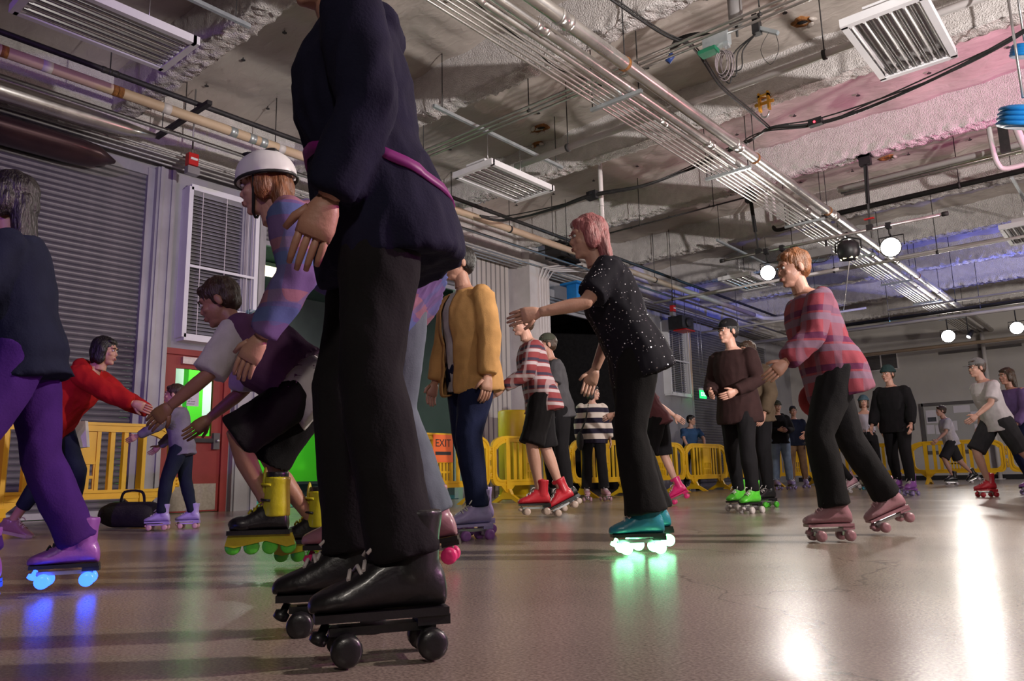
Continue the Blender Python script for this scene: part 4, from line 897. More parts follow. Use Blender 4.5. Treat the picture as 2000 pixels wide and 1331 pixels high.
def person(label, x, d, face, H=1.72, lean=8, side=0, twist=0, legs=((10, 4, 12), (-5, 4, -10)), arms=((10, 12, 30, 8), (10, 12, 30, 8)),
           head=(0, 0), skin='skin_a', hair=('short', 'hair_dark'), feet=('quad', {}), foot=((0, 0), (0, 0)), girth=1.0, curl=35, base=0.0, hat=None, pos=None, vox=.011, drop=None):
    """legs: (thigh forward, thigh out, shin forward) left, right; arms: (upper fwd, out, fore fwd, out); foot: (toe yaw out, pitch up)"""
    q = Person(); s = H / 1.75; q.s = s; q.girth = girth
    P = pos if pos is not None else gnd(x, d)
    # facing: 0 away from the camera, 90 image-left, 180 towards it, 270 image-right
    rt = empty('person', (P.x, P.y, base), YAW + R(face)); tag(rt, label, 'person', None); q.root = rt
    rot_t = M.Rotation(R(side), 3, 'Y') @ M.Rotation(R(-lean), 3, 'X')
    up = rot_t @ V((0, 0, 1)); fw = rot_t @ V((0, 1, 0)); rgt = rot_t @ V((1, 0, 0))
    tw = M.Rotation(R(twist), 3, up); 
    hip = V((0, 0, 0)); q.J = J = {}
    kh = SK_H[feet[0]] * (1 if s > .8 else s / .9)
    ank = []
    for i, sd in enumerate((-1, 1)):
        th, ou, sh = legs[i]; h = hip + V((sd * .092 * s, 0, -.01 * s)); k = h + dv(th, ou, sd) * (.435 * s); a = k + dv(sh, ou * .7, sd) * (.425 * s)
        J['hip', sd] = h; J['knee', sd] = k; J['ank', sd] = a
        yaw, pit = foot[i]; mt = M.Translation(a) @ M.Rotation(R(-yaw * sd), 4, 'Z') @ M.Rotation(R(pit), 4, 'X'); ank.append(mt)
    ks = max(.8, s) if s > .8 else s / .92
    low = []
    for mt in ank:
        for yy in (-.05, .16): low.append((mt @ V((0, yy * ks, -(.085 * ks + kh)))).z)
    lift = -min(low) if drop is None else -drop
    q.lift = lift
    sh = V((0, 0, lift))
    for k in J: J[k] = J[k] + sh
    hip = hip + sh; ank = [M.Translation(sh) @ mt for mt in ank]
    q.hip, q.up, q.fw, q.rgt, q.ank = hip, up, fw, rgt, ank
    q.t = lambda u, dx=0, dy=0: hip + up * (u * s) + rgt * (dx * s) + fw * (dy * s)
    rs, fs = tw @ rgt, tw @ fw; q.rs, q.fs = rs, fs
    for i, sd in enumerate((-1, 1)):
        ua, uo, fa, fo = arms[i]; S = hip + up * (.455 * s) + rs * (sd * .175 * s * (.9 + .1 * girth)) - fw * (.008 * s)
        e = S + dv(ua, uo, sd) * (.285 * s); w_ = e + dv(fa, fo, sd) * (.25 * s)
        J['sho', sd] = S; J['elb', sd] = e; J['wri', sd] = w_
    hy, hp = head; neck = hip + up * (.53 * s)
    hup = (up * .45 + V((0, 0, 1)) * .55).normalized()
    hm = M.Rotation(R(hy), 3, 'Z') @ M.Rotation(R(hp), 3, 'X')
    hc = neck + hup * (.155 * s) + hm @ V((0, .030 * s, 0)) ; hs = s ** .55 * 1.0
    q.hm = M.Translation(hc) @ hm.to_4x4() @ M.Diagonal((hs, hs, hs, 1)); q.hc = hc; q.hs = hs
    # --- body
    g = girth; mb = MB()
    mb.loft([oval(q.t(u, 0, dy), (rgt * (1 - max(0, u) / .5) + rs * (max(0, u) / .5)).normalized(), fw, a * s * g, b * s * g) for u, a, b, dy in TORSO])
    limb(mb, [hip + up * (.47 * s), neck, hc - hup * (.04 * hs)], [.075 * s, .052 * s, .050 * s])
    for sd in (-1, 1):
        h, k, a = J['hip', sd], J['knee', sd], J['ank', sd]
        limb(mb, [h + V((0, 0, .02)), h.lerp(k, .3), k, k.lerp(a, .3), k.lerp(a, .75), a], [.088 * s * g, .080 * s * g, .056 * s, .056 * s, .038 * s, .037 * s])
        S, e, w_ = J['sho', sd], J['elb', sd], J['wri', sd]
        mb.ell(S, (.056 * s * g,) * 3, None, 12, 8)
        limb(mb, [S, S.lerp(e, .4), e, e.lerp(w_, .3), w_], [.050 * s * g, .046 * s * g, .038 * s, .039 * s, .026 * s])
        if feet[0] == 'none': pass
    me = remesh(mb, vox, 4); v1, f1 = grab(me)
    body = MB(); body.add(v1, f1, True)
    body.add([q.hm @ p for p in HEAD[0]], HEAD[1], True)
    for sd in (-1, 1): hand(body, q, sd, curl if not isinstance(curl, tuple) else curl[0 if sd < 0 else 1])
    bo = body.build('body', skin, rt); q.body = bo
    # face
    for sd in (-1, 1):
        ey = MB().ell((sd * .030, .079, .004), (.0125, .009, .0075), None, 10, 7); ey = ey.build('eye', 'eye_white', rt); ey.matrix_basis = q.hm
        ir = MB().ell((sd * .030, .0868, .004), (.0058, .003, .0058), None, 10, 6).build('iris', 'ink', ey)
        br = MB().tube([(sd * .014, .089, .021), (sd * .030, .090, .027), (sd * .047, .080, .022)], .0036, 6).build('eyebrow', hair[1] if hair[1] in MAT else 'hair_dark', rt); br.matrix_basis = q.hm
    mo = MB().ell((0, .0915, -.060), (.021, .0055, .0045), None, 10, 6).ell((0, .0905, -.067), (.018, .006, .005), None, 10, 6).build('mouth', 'lips', rt); mo.matrix_basis = q.hm
    if hair: hairdo(q, *hair)
    if feet[0] in SK:
        for i, sd in enumerate((-1, 1)): skate(rt, feet[0], ank[i], feet[1], ks)
    return q
def hand(mb, q, sd, curl):
    s = q.s; w_ = q.J['wri', sd]; d = (w_ - q.J['elb', sd]).normalized()
    n = q.rgt * (-sd); n = n - d * n.dot(d)
    if n.length < .2: n = V((0, 0, -1)) - d * (V((0, 0, -1)).dot(d))
    n.normalize(); l = d.cross(n) * 1.0
    # thumb side: towards the front of the body
    th = l if l.dot(q.fw) > 0 else -l
    c = w_ + d * (.045 * s); rings = []
    for t, a, b in [(-.01, .024, .020), (.02, .036, .018), (.06, .042, .016), (.088, .040, .013)]:
        rings.append(oval(w_ + d * (t * s), l, n, a * s, b * s, 12))
    mb.loft(rings, True)
    for k, (off, L_) in enumerate([(.030, .072), (.010, .080), (-.010, .075), (-.029, .058)]):
        p = w_ + d * (.080 * s) + th * (off * s); pts = [p]; dd = d; rad = .0088 * s
        for j, fr in enumerate((.42, .32, .26)):
            ang = R(curl * (.5 + .35 * j)); dd = (d * math.cos(ang) + n * math.sin(ang)).normalized(); p = p + dd * (L_ * fr * s * 1.15); pts.append(p)
        mb.tube(pts, [rad, rad * .98, rad * .9, rad * .7], 7)
    p = w_ + d * (.028 * s) + th * (.030 * s); td = (d * .72 + th * .62 + n * .3).normalized(); p2 = p + td * (.038 * s); p3 = p2 + (td * .6 + d * .5 + n * .25).normalized() * (.034 * s)
    mb.tube([p, p2, p3], [.0125 * s, .0105 * s, .0075 * s], 7)
def hairdo(q, kind, mat):
    mb = MB(); a = {}
    if kind == 'bald': return
    mb.ell((0, -.022, .040), (.083, .098, .092), None, 20, 14)
    if kind in ('long', 'bob', 'tail', 'bun'):
        mb.ell((0, -.055, -.01), (.080, .066, .085), None, 18, 12)
        for sd in (-1, 1): mb.ell((sd * .066, -.004, -.005), (.030, .046, .078), None, 12, 10)
    else:
        mb.ell((0, -.05, .0), (.076, .062, .070), None, 16, 10)
    if kind == 'long':
        mb.loft([oval(V((0, -.062, -.02)), V((1, 0, 0)), V((0, 1, 0)), .080, .050, 14), oval(V((0, -.075, -.13)), V((1, 0, 0)), V((0, 1, 0)), .086, .045, 14), oval(V((0, -.085, -.27)), V((1, 0, 0)), V((0, 1, 0)), .075, .032, 14), oval(V((0, -.085, -.33)), V((1, 0, 0)), V((0, 1, 0)), .04, .015, 14)])
    if kind == 'bob':
        for sd in (-1, 1): mb.ell((sd * .064, -.014, -.055), (.030, .050, .064), None, 12, 10)
        mb.ell((0, -.062, -.06), (.074, .044, .066), None, 14, 10)
    if kind == 'tail': mb.tube(smooth([(0, -.10, .05), (0, -.16, .05), (0, -.19, -.05), (0, -.17, -.20)], 5), [.03] * 6 + [.036] * 5 + [.03] * 4 + [.012], 10)
    if kind == 'bun': mb.ell((0, -.11, .10), (.045, .045, .042), None, 12, 10)
    if kind in ('short', 'long', 'bob', 'tail', 'bun'): mb.ell((0, .052, .082), (.060, .032, .022), M.Rotation(R(-30), 3, 'X'), 14, 8)
    me = remesh(mb, .0065, 2); wrinkle(me, .005, 34, 3, (1.2, 1.2, .35))
    o = link('hair', made(me, mat), q.root); o.matrix_basis = q.hm; return o
def cut(me, fn):
    """remove faces whose centre satisfies fn"""
    vs_, fs = grab(me); keep = [f for f in fs if not fn(sum((vs_[i] for i in f), V()) / len(f))]
    mb = MB(); mb.add(vs_, keep, True); return mb.mesh('cut')
def top(q, mat, name='shirt', sleeve=1.0, fat=.018, hem=-.10, hood=False, amp=.010, neck=.50, slv_mat=None, flare=1.17, open_=None, collar=False, seed=None):
    """sleeve: 0 none, .45 short, 1 long"""
    s, J, g = q.s, q.J, q.girth; mb = MB(); seed = rnd.uniform(0, 50) if seed is None else seed
    rings = []
    prof = [(hem, None), (hem + .06, None), (.0, None), (.08, None), (.17, None), (.28, None), (.38, None), (.44, None), (.475, None), (neck, None)]
    for u, _ in prof:
        if u > neck: continue
        for k in range(len(TORSO) - 1):
            if TORSO[k][0] <= u <= TORSO[k + 1][0] or k == len(TORSO) - 2: break
        if u < TORSO[0][0]: a, b, dy = TORSO[0][1] * flare, TORSO[0][2] * flare, 0
        else:
            t = (u - TORSO[k][0]) / (TORSO[k + 1][0] - TORSO[k][0]); t = max(0, min(1, t))
            a, b, dy = [TORSO[k][i] * (1 - t) + TORSO[k + 1][i] * t for i in (1, 2, 3)]
        loose = fat * (1 if u > .3 else 1.35)
        rings.append(oval(q.t(u, 0, dy), (q.rgt * (1 - max(0, u) / .5) + q.rs * (max(0, u) / .5)).normalized(), q.fw, (a * g) * s + loose, (b * g) * s + loose, 20))
    mb.loft(rings)
    for sd in (-1, 1):
        S, e, w_ = J['sho', sd], J['elb', sd], J['wri', sd]; f = fat * .75
        mb.ell(S - q.up * (.012 * s), [.050 * s * g + f * .8] * 3, None, 12, 8)
        if sleeve >= .9: limb(mb, [S, S.lerp(e, .5), e, e.lerp(w_, .4), e.lerp(w_, .93)], [.055 * s * g + f, .052 * s * g + f, .046 * s + f, .045 * s + f, .034 * s + f * .8])
        elif sleeve > .1: limb(mb, [S, S.lerp(e, sleeve), S.lerp(e, min(1, sleeve * 1.6))], [.056 * s * g + f, .054 * s * g + f, .056 * s * g + f])
    if hood:
        mb.tube([q.t(.50, -.11, .01), q.t(.49, -.06, -.085), q.t(.48, 0, -.105), q.t(.49, .06, -.085), q.t(.50, .11, .01)], [.04 * s, .06 * s, .068 * s, .06 * s, .04 * s], 12)
    if collar:
        mb.tube([q.t(.485, -.075, .05), q.t(.505, -.07, -.03), q.t(.51, 0, -.07), q.t(.505, .07, -.03), q.t(.485, .075, .05)], .022 * s, 10)
    me = remesh(mb, .0115, 3); wrinkle(me, amp, 8, seed)
    if open_:
        o0, uu, rr, ff = q.hip, q.up, q.rs, q.fs
        me = cut(me, lambda c: (c - o0).dot(ff) > 0.02 and abs((c - o0).dot(rr) - open_[1]) < open_[0] * s and (c - o0).dot(uu) < .52 * s and abs((c - o0).dot(rr)) < .15 * s)
    o = link(name, made(me, mat), q.root)
    if open_:
        md = o.modifiers.new('thick', 'SOLIDIFY'); md.thickness = .010; md.offset = -1
    return o
def bottom(q, mat, name='trousers', length=1.0, fat=.014, flare=0.0, amp=.008, waist=.09, seed=None):
    s, J, g = q.s, q.J, q.girth; mb = MB(); seed = rnd.uniform(0, 50) if seed is None else seed
    rings = []
    for u, a, b in [(-.10, .14, .11), (-.05, .158, .118), (0, .170, .124), (.05, .164, .117), (waist, .152, .108)]:
        rings.append(oval(q.t(u), q.rgt, q.fw, a * g * s + fat * .8, b * g * s + fat * .8, 20))
    mb.loft(rings)
    for sd in (-1, 1):
        h, k, a = J['hip', sd], J['knee', sd], J['ank', sd]
        path = [h + V((0, 0, .02)), h.lerp(k, .35), h.lerp(k, .75), k, k.lerp(a, .35), k.lerp(a, .7), k.lerp(a, .97)]
        rs = [.094 * s * g, .086 * s * g, .068 * s, .061 * s, .060 * s + flare * .25 * s, .048 * s + flare * .6 * s, .046 * s + flare * s]
        n = len(path) if length >= .95 else (6 if length > .75 else (4 if length > .5 else 3))
        ex = [0, 0, 0, 0, 0, 0, 0] if length > .75 else [0, .008, .018, .030, .03, .03, .03]
        limb(mb, path[:n], [r + fat + e_ for r, e_ in zip(rs[:n], ex)])
    me = remesh(mb, .0115, 3); wrinkle(me, amp, 8, seed)
    return link(name, made(me, mat), q.root)
def strap_ring(q, cloth_o, u, tilt, half, mat, name, thick=.006):
    from mathutils.bvhtree import BVHTree
    vs_, fs = grab(cloth_o.data); bv = BVHTree.FromPolygons(vs_, fs); rings = [[], [], [], []]
    for j in range(40):
        a = 2 * PI * j / 40; dr = (q.rgt * math.cos(a) + q.fw * math.sin(a)).normalized()
        for k, dz in ((0, -half), (1, half)):
            c = q.t(u) + q.up * (tilt * math.sin(a) + dz); h = bv.ray_cast(c, dr, .5)
            r_ = (h[0] - c).length if h[0] is not None else .2
            r_ = min(r_, 1 / math.sqrt((math.cos(a) / .222) ** 2 + (math.sin(a) / .205) ** 2))
            rings[k].append(c + dr * (r_ + thick)); rings[3 - k].append(c + dr * max(.02, r_ - .006))
    return MB().loft(rings, True, False, True).build(name, mat, q.root)
def beanie(q, mat):
    mb = MB().ell((0, -.016, .052), (.092, .106, .098), None, 20, 14); me = remesh(mb, .008, 1); me = cut(me, lambda c: c.z < .035); wrinkle(me, .003, 30)
    o = link('beanie', made(me, mat), q.root); o.matrix_basis = q.hm; md = o.modifiers.new('t', 'SOLIDIFY'); md.thickness = .008
    MB().loft([oval(V((0, -.016, z)), V((1, 0, 0)), V((0, 1, 0)), .098 + e, .112 + e, 24) for z, e in ((.028, 0), (.034, .005), (.062, .005), (.068, 0), (.062, -.008), (.034, -.008))], True, False, True).build('beanie_cuff', mat, o)
def cap(q, mat):
    mb = MB().ell((0, -.014, .048), (.088, .103, .092), None, 20, 14); me = cut(remesh(mb, .008, 1), lambda c: c.z < .042)
    o = link('baseball_cap', made(me, mat), q.root); o.matrix_basis = q.hm; md = o.modifiers.new('t', 'SOLIDIFY'); md.thickness = .006
    br = []
    for k in range(9):
        a = R(25 + 130 * k / 8); br.append((math.cos(a) * .085, .02 + math.sin(a) * .15))
    br += [(-.075, .06), (-.04, .085), (.04, .085), (.075, .06)]
    MB().prism(br, (0, 0, .050), (1, 0, 0), (0, 1, -.18), (0, .18, 1), .006).build('cap_brim', mat, o)
def helmet(q, mat):
    mb = MB().ell((0, -.012, .045), (.105, .125, .112), None, 28, 18); me = cut(remesh(mb, .008, 2), lambda c: c.z < .020 - .25 * (c.y) * (c.y < 0) * .4)
    o = link('helmet', made(me, mat), q.root); o.matrix_basis = q.hm; md = o.modifiers.new('t', 'SOLIDIFY'); md.thickness = .018
    MB().loft([oval(V((0, -.012, .024 + e)), V((1, 0, 0)), V((0, 1, 0)), .106 + k, .126 + k, 28) for e, k in ((-.008, 0), (0, .006), (.008, 0), (0, -.008))], True, False, True).build('helmet_rim', 'black_plastic', o)
    for k, x in enumerate((-.05, 0, .05)):
        for y in (-.05, .04): MB().ell((x, y, .045 + .112 * math.sqrt(max(0, 1 - (x / .105) ** 2 - ((y + .012) / .125) ** 2)) - .002), (.012, .028, .008), None, 10, 6).build('helmet_vent', 'black_plastic', o)
    for sd in (-1, 1): MB().tube([(sd * .088, .02, .02), (sd * .078, .03, -.05), (sd * .03, .05, -.115), (0, .05, -.125)], .006, 6).build('chin_strap', 'strap_black', o)
# garment and skin colours
pmat('skin_a', (0.50, 0.27, 0.20), (0.44, 0.22, 0.16), 7, 0.5, 0, 0.08, 90); pmat('skin_b', (0.58, 0.33, 0.25), (0.52, 0.28, 0.21), 7, 0.5, 0, 0.08, 90); pmat('skin_c', (0.38, 0.19, 0.12), (0.33, 0.16, 0.10), 7, 0.5, 0, 0.08, 90)
pmat('eye_white', (0.7, 0.68, 0.66), None, 5, 0.25); pmat('lips', (0.36, 0.11, 0.10), None, 8, 0.45)
for n_, c_ in dict(hair_dark=(.012, .009, .009), hair_brown=(.055, .028, .014), hair_auburn=(.24, .085, .028), hair_pink=(.42, .14, .15), hair_blond=(.34, .20, .09)).items():
    pmat(n_, c_, tuple(k * .55 for k in c_), 40, .45, 0, .5, 120, stretch=(1, 1, .2))
def cloth(n_, c, rough=.88, var=.78, bump=.25): return pmat(n_, c, tuple(k * var for k in c), 9, rough, 0, bump, 130, spec=.18, bdist=.006)
for n_, c_ in dict(navy_deep=(.010, .010, .030), black_cloth=(.011, .010, .012), charcoal=(.035, .034, .038), navy_jean=(.013, .018, .060), red_hoodie=(.42, .012, .014), lavender_top=(.17, .15, .21), dark_navy=(.012, .016, .035),
                   purple_sweater=(.16, .10, .26), grey_denim=(.13, .155, .19), white_tee=(.62, .58, .60), plum_vest=(.13, .055, .13), tan_jacket=(.60, .33, .13), grey_shirt=(.075, .072, .080), burgundy=(.15, .055, .065), brown_knit=(.035, .016, .016),
                   olive_jacket=(.10, .070, .045), blue_jean=(.20, .27, .38), blue_tee=(.035, .085, .19), mauve_lav=(.45, .42, .50), cream_knit=(.62, .60, .47), tan_pants=(.22, .13, .075), beanie_blue=(.08, .14, .18), beanie_green=(.025, .05, .05), cap_olive=(.07, .075, .055),
                   grey_cap=(.20, .20, .20), purple_pants=(.055, .016, .15), red_top=(.33, .045, .055), magenta_jacket=(.085, .006, .085)).items(): cloth(n_, c_)
bands('stripe_knit', [(0, (.60, .52, .46)), (.52, (.022, .018, .035))], 2, .155, .03)
plaid('plaid_red', (.22, .045, .05), (.42, .34, .36), (.05, .035, .06), .12); plaid('plaid_rose', (.24, .045, .065), (.17, .10, .15), (.10, .02, .06), .16); plaid('tie_dye', (.16, .10, .26), (.10, .13, .32), (.30, .14, .20), .22)
for n_, c_ in dict(sk_black=(.012, .012, .014), sk_pink=(.55, .30, .36), sk_lav=(.38, .30, .62), sk_hot=(.80, .03, .20), sk_yellow=(.55, .50, .015), sk_white=(.66, .60, .60), sk_green=(.10, .62, .04), sk_purple=(.30, .10, .42), sk_red=(.60, .02, .04), sk_teal=(.02, .25, .36), sk_cream=(.55, .42, .36), sk_rose=(.34, .16, .20)).items():
    pmat(n_, c_, tuple(k * .8 for k in c_), 8, .38, 0, .08, 60, coat=.2)
pmat('strap_magenta', (.20, .006, .16), (.16, .005, .13), 8, .5)
pmat('led_green', (.2, .9, .5), None, 4, .3, emit=(.25, 1.0, .45), estr=7); pmat('led_blue', (.02, .05, .9), None, 4, .3, emit=(.02, .08, 1.0), estr=6)
m_ = cloth('sequin', (.012, .011, .020), .5)
nt = m_.node_tree; bs = nt.nodes['Principled BSDF']; tc = nt.nodes.new('ShaderNodeTexCoord'); vo = nt.nodes.new('ShaderNodeTexVoronoi'); vo.inputs['Scale'].default_value = 95
nt.links.new(tc.outputs['Object'], vo.inputs['Vector']); gt = nt.nodes.new('ShaderNodeMath'); gt.operation = 'LESS_THAN'; gt.inputs[1].default_value = .30; nt.links.new(vo.outputs['Distance'], gt.inputs[0])
sx = nt.nodes.new('ShaderNodeSeparateXYZ'); nt.links.new(vo.outputs['Color'], sx.inputs[0]); g2 = nt.nodes.new('ShaderNodeMath'); g2.operation = 'GREATER_THAN'; g2.inputs[1].default_value = .80; nt.links.new(sx.outputs[0], g2.inputs[0])
g3 = nt.nodes.new('ShaderNodeMath'); g3.operation = 'MULTIPLY'; nt.links.new(gt.outputs[0], g3.inputs[0]); nt.links.new(g2.outputs[0], g3.inputs[1]); gt = g3; nt.links.new(gt.outputs[0], bs.inputs['Metallic'])
mx = nt.nodes.new('ShaderNodeMix'); mx.data_type = 'RGBA'; nt.links.new(gt.outputs[0], mx.inputs['Factor']); mx.inputs['A'].default_value = (.011, .010, .018, 1); mx.inputs['B'].default_value = (.5, .48, .55, 1); nt.links.new(mx.outputs['Result'], bs.inputs['Base Color'])
nm = nt.nodes.new('ShaderNodeVectorMath'); nm.operation = 'SUBTRACT'; nm.inputs[1].default_value = (.5, .5, .5); nt.links.new(vo.outputs['Color'], nm.inputs[0])
n2 = nt.nodes.new('ShaderNodeVectorMath'); n2.operation = 'ADD'; ge = nt.nodes.new('ShaderNodeNewGeometry'); nt.links.new(ge.outputs['Normal'], n2.inputs[0]); ns_ = nt.nodes.new('ShaderNodeVectorMath'); ns_.operation = 'SCALE'; nt.links.new(nm.outputs[0], ns_.inputs[0]); nt.links.new(gt.outputs[0], ns_.inputs['Scale']); nt.links.new(ns_.outputs[0], n2.inputs[1]); nt.links.new(n2.outputs[0], bs.inputs['Normal']); mr = nt.nodes.new('ShaderNodeMapRange'); mr.inputs['To Min'].default_value = .8; mr.inputs['To Max'].default_value = .28; nt.links.new(gt.outputs[0], mr.inputs[0]); nt.links.new(mr.outputs[0], bs.inputs['Roughness'])
def SKC(boot, wheel='sk_white', sole='sk_black', lace='sk_white', **k): return dict(boot=boot, wheel=wheel, sole=sole, lace=lace, **k)
STRIDE_L = ((32, 6, -18), (-22, 10, -42))     # left leg forward, right leg pushing
STRIDE_R = ((-22, 10, -42), (32, 6, -18))
STAND = ((2, 4, 0), (2, 4, 0))
# ------------------------------------------------------------------ the skaters
# foreground skater
q = person('tall skater in dark navy jacket and black trousers on black roller skates', 738, 1.94, 104, 1.84, 12, legs=((4, 11, -10), (12, 1, -6)), arms=((-8, 15, 20, -4), (-20, 16, -2, 8)), head=(10, -5), hair=('short', 'hair_dark'),
           feet=('quad', SKC('sk_black', 'sk_black', 'sk_black', 'sk_white', plate='sk_black')), foot=((4, 0), (4, 0)), vox=.010)
jk = top(q, 'navy_deep', 'jacket', 1, .034, -.16, hood=True, amp=.016, flare=1.22); bottom(q, 'black_cloth', 'trousers', 1, .012, .022, .010)
strap_ring(q, jk, .08, .10, .016, 'strap_magenta', 'waist_strap')
# skater cut by the left edge
q = person('young skater in navy top with purple trousers and blue glowing wheels', 30, 2.6, 112, 1.42, 10, legs=((20, 5, -10), (-8, 8, -24)), arms=((20, 12, 50, 0), (-10, 14, 15, 6)), hair=('long', 'hair_dark'),
           feet=('quad', SKC('sk_purple', 'led_blue', 'sk_black', 'sk_black')), vox=.010)
top(q, 'dark_navy', 'sweatshirt', 1, .024, -.12); bottom(q, 'purple_pants', 'trousers', 1, .018, .02)
# woman in red hoodie
q = person('woman in red hoodie and black leggings bending with both arms reached out', 92, 6.1, 274, 1.72, 36, legs=((24, 5, -6), (6, 4, -30)), arms=((50, 10, 62, -4), (56, 8, 66, -6)), head=(0, -4), hair=('bob', 'hair_dark'),
           feet=('sneaker', SKC('sk_rose', 'sk_white', 'sk_cream', 'sk_cream')), foot=((0, 0), (4, -12)), curl=20)
top(q, 'red_hoodie', 'hoodie', 1, .036, -.13, hood=True, amp=.014); bottom(q, 'dark_navy', 'leggings', .9, .008, 0, .004)
pc = q.t(-.02, -.22, .16); MB().box(pc, (.05, .14, .22), M.Rotation(R(8), 3, 'X')).tube(smooth([pc + V((0, 0, .10)), q.t(.2, -.2, .0), q.t(.45, -.08, -.06)], 5), .006, 5).build('shoulder_pouch', 'white_tee', q.root)
# child
q = person('small child in lavender grey top standing unsteadily on purple roller skates', 352, 6.55, 98, 1.16, 10, legs=((18, 5, 2), (-4, 6, -14)), arms=((42, 12, 64, 0), (20, 12, 48, 0)), head=(0, 4), hair=('short', 'hair_brown'),
           feet=('quad', SKC('sk_lav', 'sk_pink', 'sk_lav', 'sk_white')), skin='skin_b')
top(q, 'lavender_top', 'long_sleeve_top', 1, .020, -.12); bottom(q, 'dark_navy', 'trousers', 1, .014)
# helmet skater
q = person('skater with white helmet, auburn hair and tie-dye sweater leaning forward', 770, 3.1, 88, 1.94, 54, legs=((22, 5, -10), (2, 6, -18)), arms=((-14, 16, 30, 0), (-40, 16, -6, 8)), head=(6, -8), hair=('long', 'hair_auburn'),
           feet=('quad', SKC('sk_rose', 'sk_hot', 'sk_black', 'sk_white')), foot=((0, 0), (0, -10)), skin='skin_b', vox=.010)
top(q, 'tie_dye', 'sweater', 1, .034, -.12, amp=.014); bottom(q, 'grey_denim', 'jeans', 1, .018, .03); helmet(q, 'white_enamel')
# inline skater
q = person('crouching skater in black shorts on yellow and black inline skates', 602, 3.4, 98, 1.48, 50, legs=((54, 7, -28), (32, 8, -36)), arms=((26, 14, 50, -8), (10, 16, 48, -6)), head=(0, -22), hair=('short', 'hair_brown'),
           feet=('inline', SKC('sk_black', 'sk_green', 'sk_black', 'sk_yellow', frame='sk_yellow', toe='sk_black', cuff='sk_yellow')), foot=((0, 0), (6, 0)), skin='skin_c', vox=.010)
top(q, 'white_tee', 't_shirt', .62, .034, -.12); top(q, 'plum_vest', 'vest', 0, .054, .10, neck=.47); bottom(q, 'black_cloth', 'shorts', .6, .024)
# tan jacket man
q = person('man in open tan jacket over white T-shirt and navy jeans', 922, 5.0, 128, 1.86, 5, legs=((14, 4, -6), (-6, 5, -18)), arms=((-4, 10, 8, 4), (4, 9, 16, 4)), head=(-18, 0), hair=('short', 'hair_dark'),
           feet=('quad', SKC('sk_lav', 'sk_purple', 'sk_lav', 'sk_white')), skin='skin_a', curl=40)
top(q, 'white_tee', 't_shirt', .5, .016, -.13); top(q, 'tan_jacket', 'jacket', 1, .040, -.15, open_=(.065, .02), collar=True, amp=.012); bottom(q, 'navy_jean', 'jeans', 1, .022)
# plaid man and grey companion
q = person('man in red and white plaid shirt with black shorts, skating beside a grey shirt', 1062, 7.0, 98, 1.82, 12, legs=((16, 4, -8), (-6, 5, -20)), arms=((16, 12, 60, 0), (-20, 14, 10, 8)), head=(6, 0), hair=('short', 'hair_brown'), feet=('quad', SKC('sk_red', 'sk_cream', 'sk_black', 'sk_white')), foot=((0, 0), (0, -25)), skin='skin_b')
top(q, 'plaid_red', 'plaid_shirt', 1, .030, -.14); bottom(q, 'black_cloth', 'shorts', .6, .026)
q = person('man in charcoal grey shirt and cap between the plaid shirt and the striped sweater', 1096, 8.3, 100, 1.80, 8, legs=((2, 4, -6), (12, 4, -6)), arms=((10, 12, 40, 0), (-10, 14, 24, 6)), hair=('short', 'hair_brown'), feet=('quad', SKC('sk_black', 'sk_cream', 'sk_black', 'sk_white')), foot=((0, -25), (0, 0)))
top(q, 'grey_shirt', 'shirt', .5, .028, -.12); bottom(q, 'black_cloth', 'trousers', 1, .018); cap(q, 'cap_olive')
# sequin skater
q = person('skater in black sequin top and black flared trousers with glowing green wheels', 1252, 3.72, 96, 1.62, 20, legs=((10, 3, -8), (0, 5, -14)), arms=((38, 18, 78, 0), (-18, 20, 22, 8)), head=(4, -6), hair=('long', 'hair_pink'),
           feet=('quad', SKC('sk_teal', 'led_green', 'sk_black', 'sk_white')), foot=((0, 0), (0, -6)), skin='skin_b', vox=.010)
top(q, 'sequin', 'sequin_top', .5, .030, -.14, amp=.012); bottom(q, 'black_cloth', 'trousers', 1, .020, .05)
q = person('skater in burgundy T-shirt and dark shorts on hot pink skates', 1292, 9.0, 72, 1.66, 26, legs=((16, 5, -10), (-4, 6, -20)), arms=((20, 14, 70, 0), (-40, 22, -52, 10)), hair=('tail', 'hair_brown'), feet=('quad', SKC('sk_hot', 'sk_hot', 'sk_hot', 'sk_white')), foot=((0, 0), (0, -25)), skin='skin_b')
top(q, 'burgundy', 't_shirt', .5, .024, -.10); bottom(q, 'black_cloth', 'shorts', .6, .020)
# striped sweater
q = person('woman in black and cream striped sweater holding a black bag, pink skates', 1162, 11.2, 186, 1.60, 0, legs=STAND, arms=((4, 12, 10, 6), (2, 12, 14, 4)), head=(62, 0), hair=('bob', 'hair_dark'), feet=('quad', SKC('sk_pink', 'sk_pink', 'sk_pink', 'sk_white')), foot=((8, 0), (8, 0)), skin='skin_b')
top(q, 'stripe_knit', 'striped_sweater', 1, .038, -.14, amp=.010); bottom(q, 'black_cloth', 'trousers', 1, .014, .03)
bg = MB(); c = q.t(-.10, .24, .10); bg.ell(c, (.05, .12, .14), None, 14, 10); bg = bg.build('shoulder_bag', 'black_fabric', q.root); MB().tube(smooth([c + V((0, .02, .12)), q.t(.22, .15, .15), q.t(.47, .08, .09), q.t(.50, .04, -.06)], 5), .012, 6).build('bag_strap', 'strap_black', bg)
MB().loft([oval(V((-.078, -.03, .03)), V((0, 1, 0)), V((0, 0, 1)), .02, .035, 10), oval(V((-.088, -.03, .03)), V((0, 1, 0)), V((0, 0, 1)), .018, .032, 10)]).build('hair_clip', 'chrome_teal', q.root).matrix_basis = q.hm
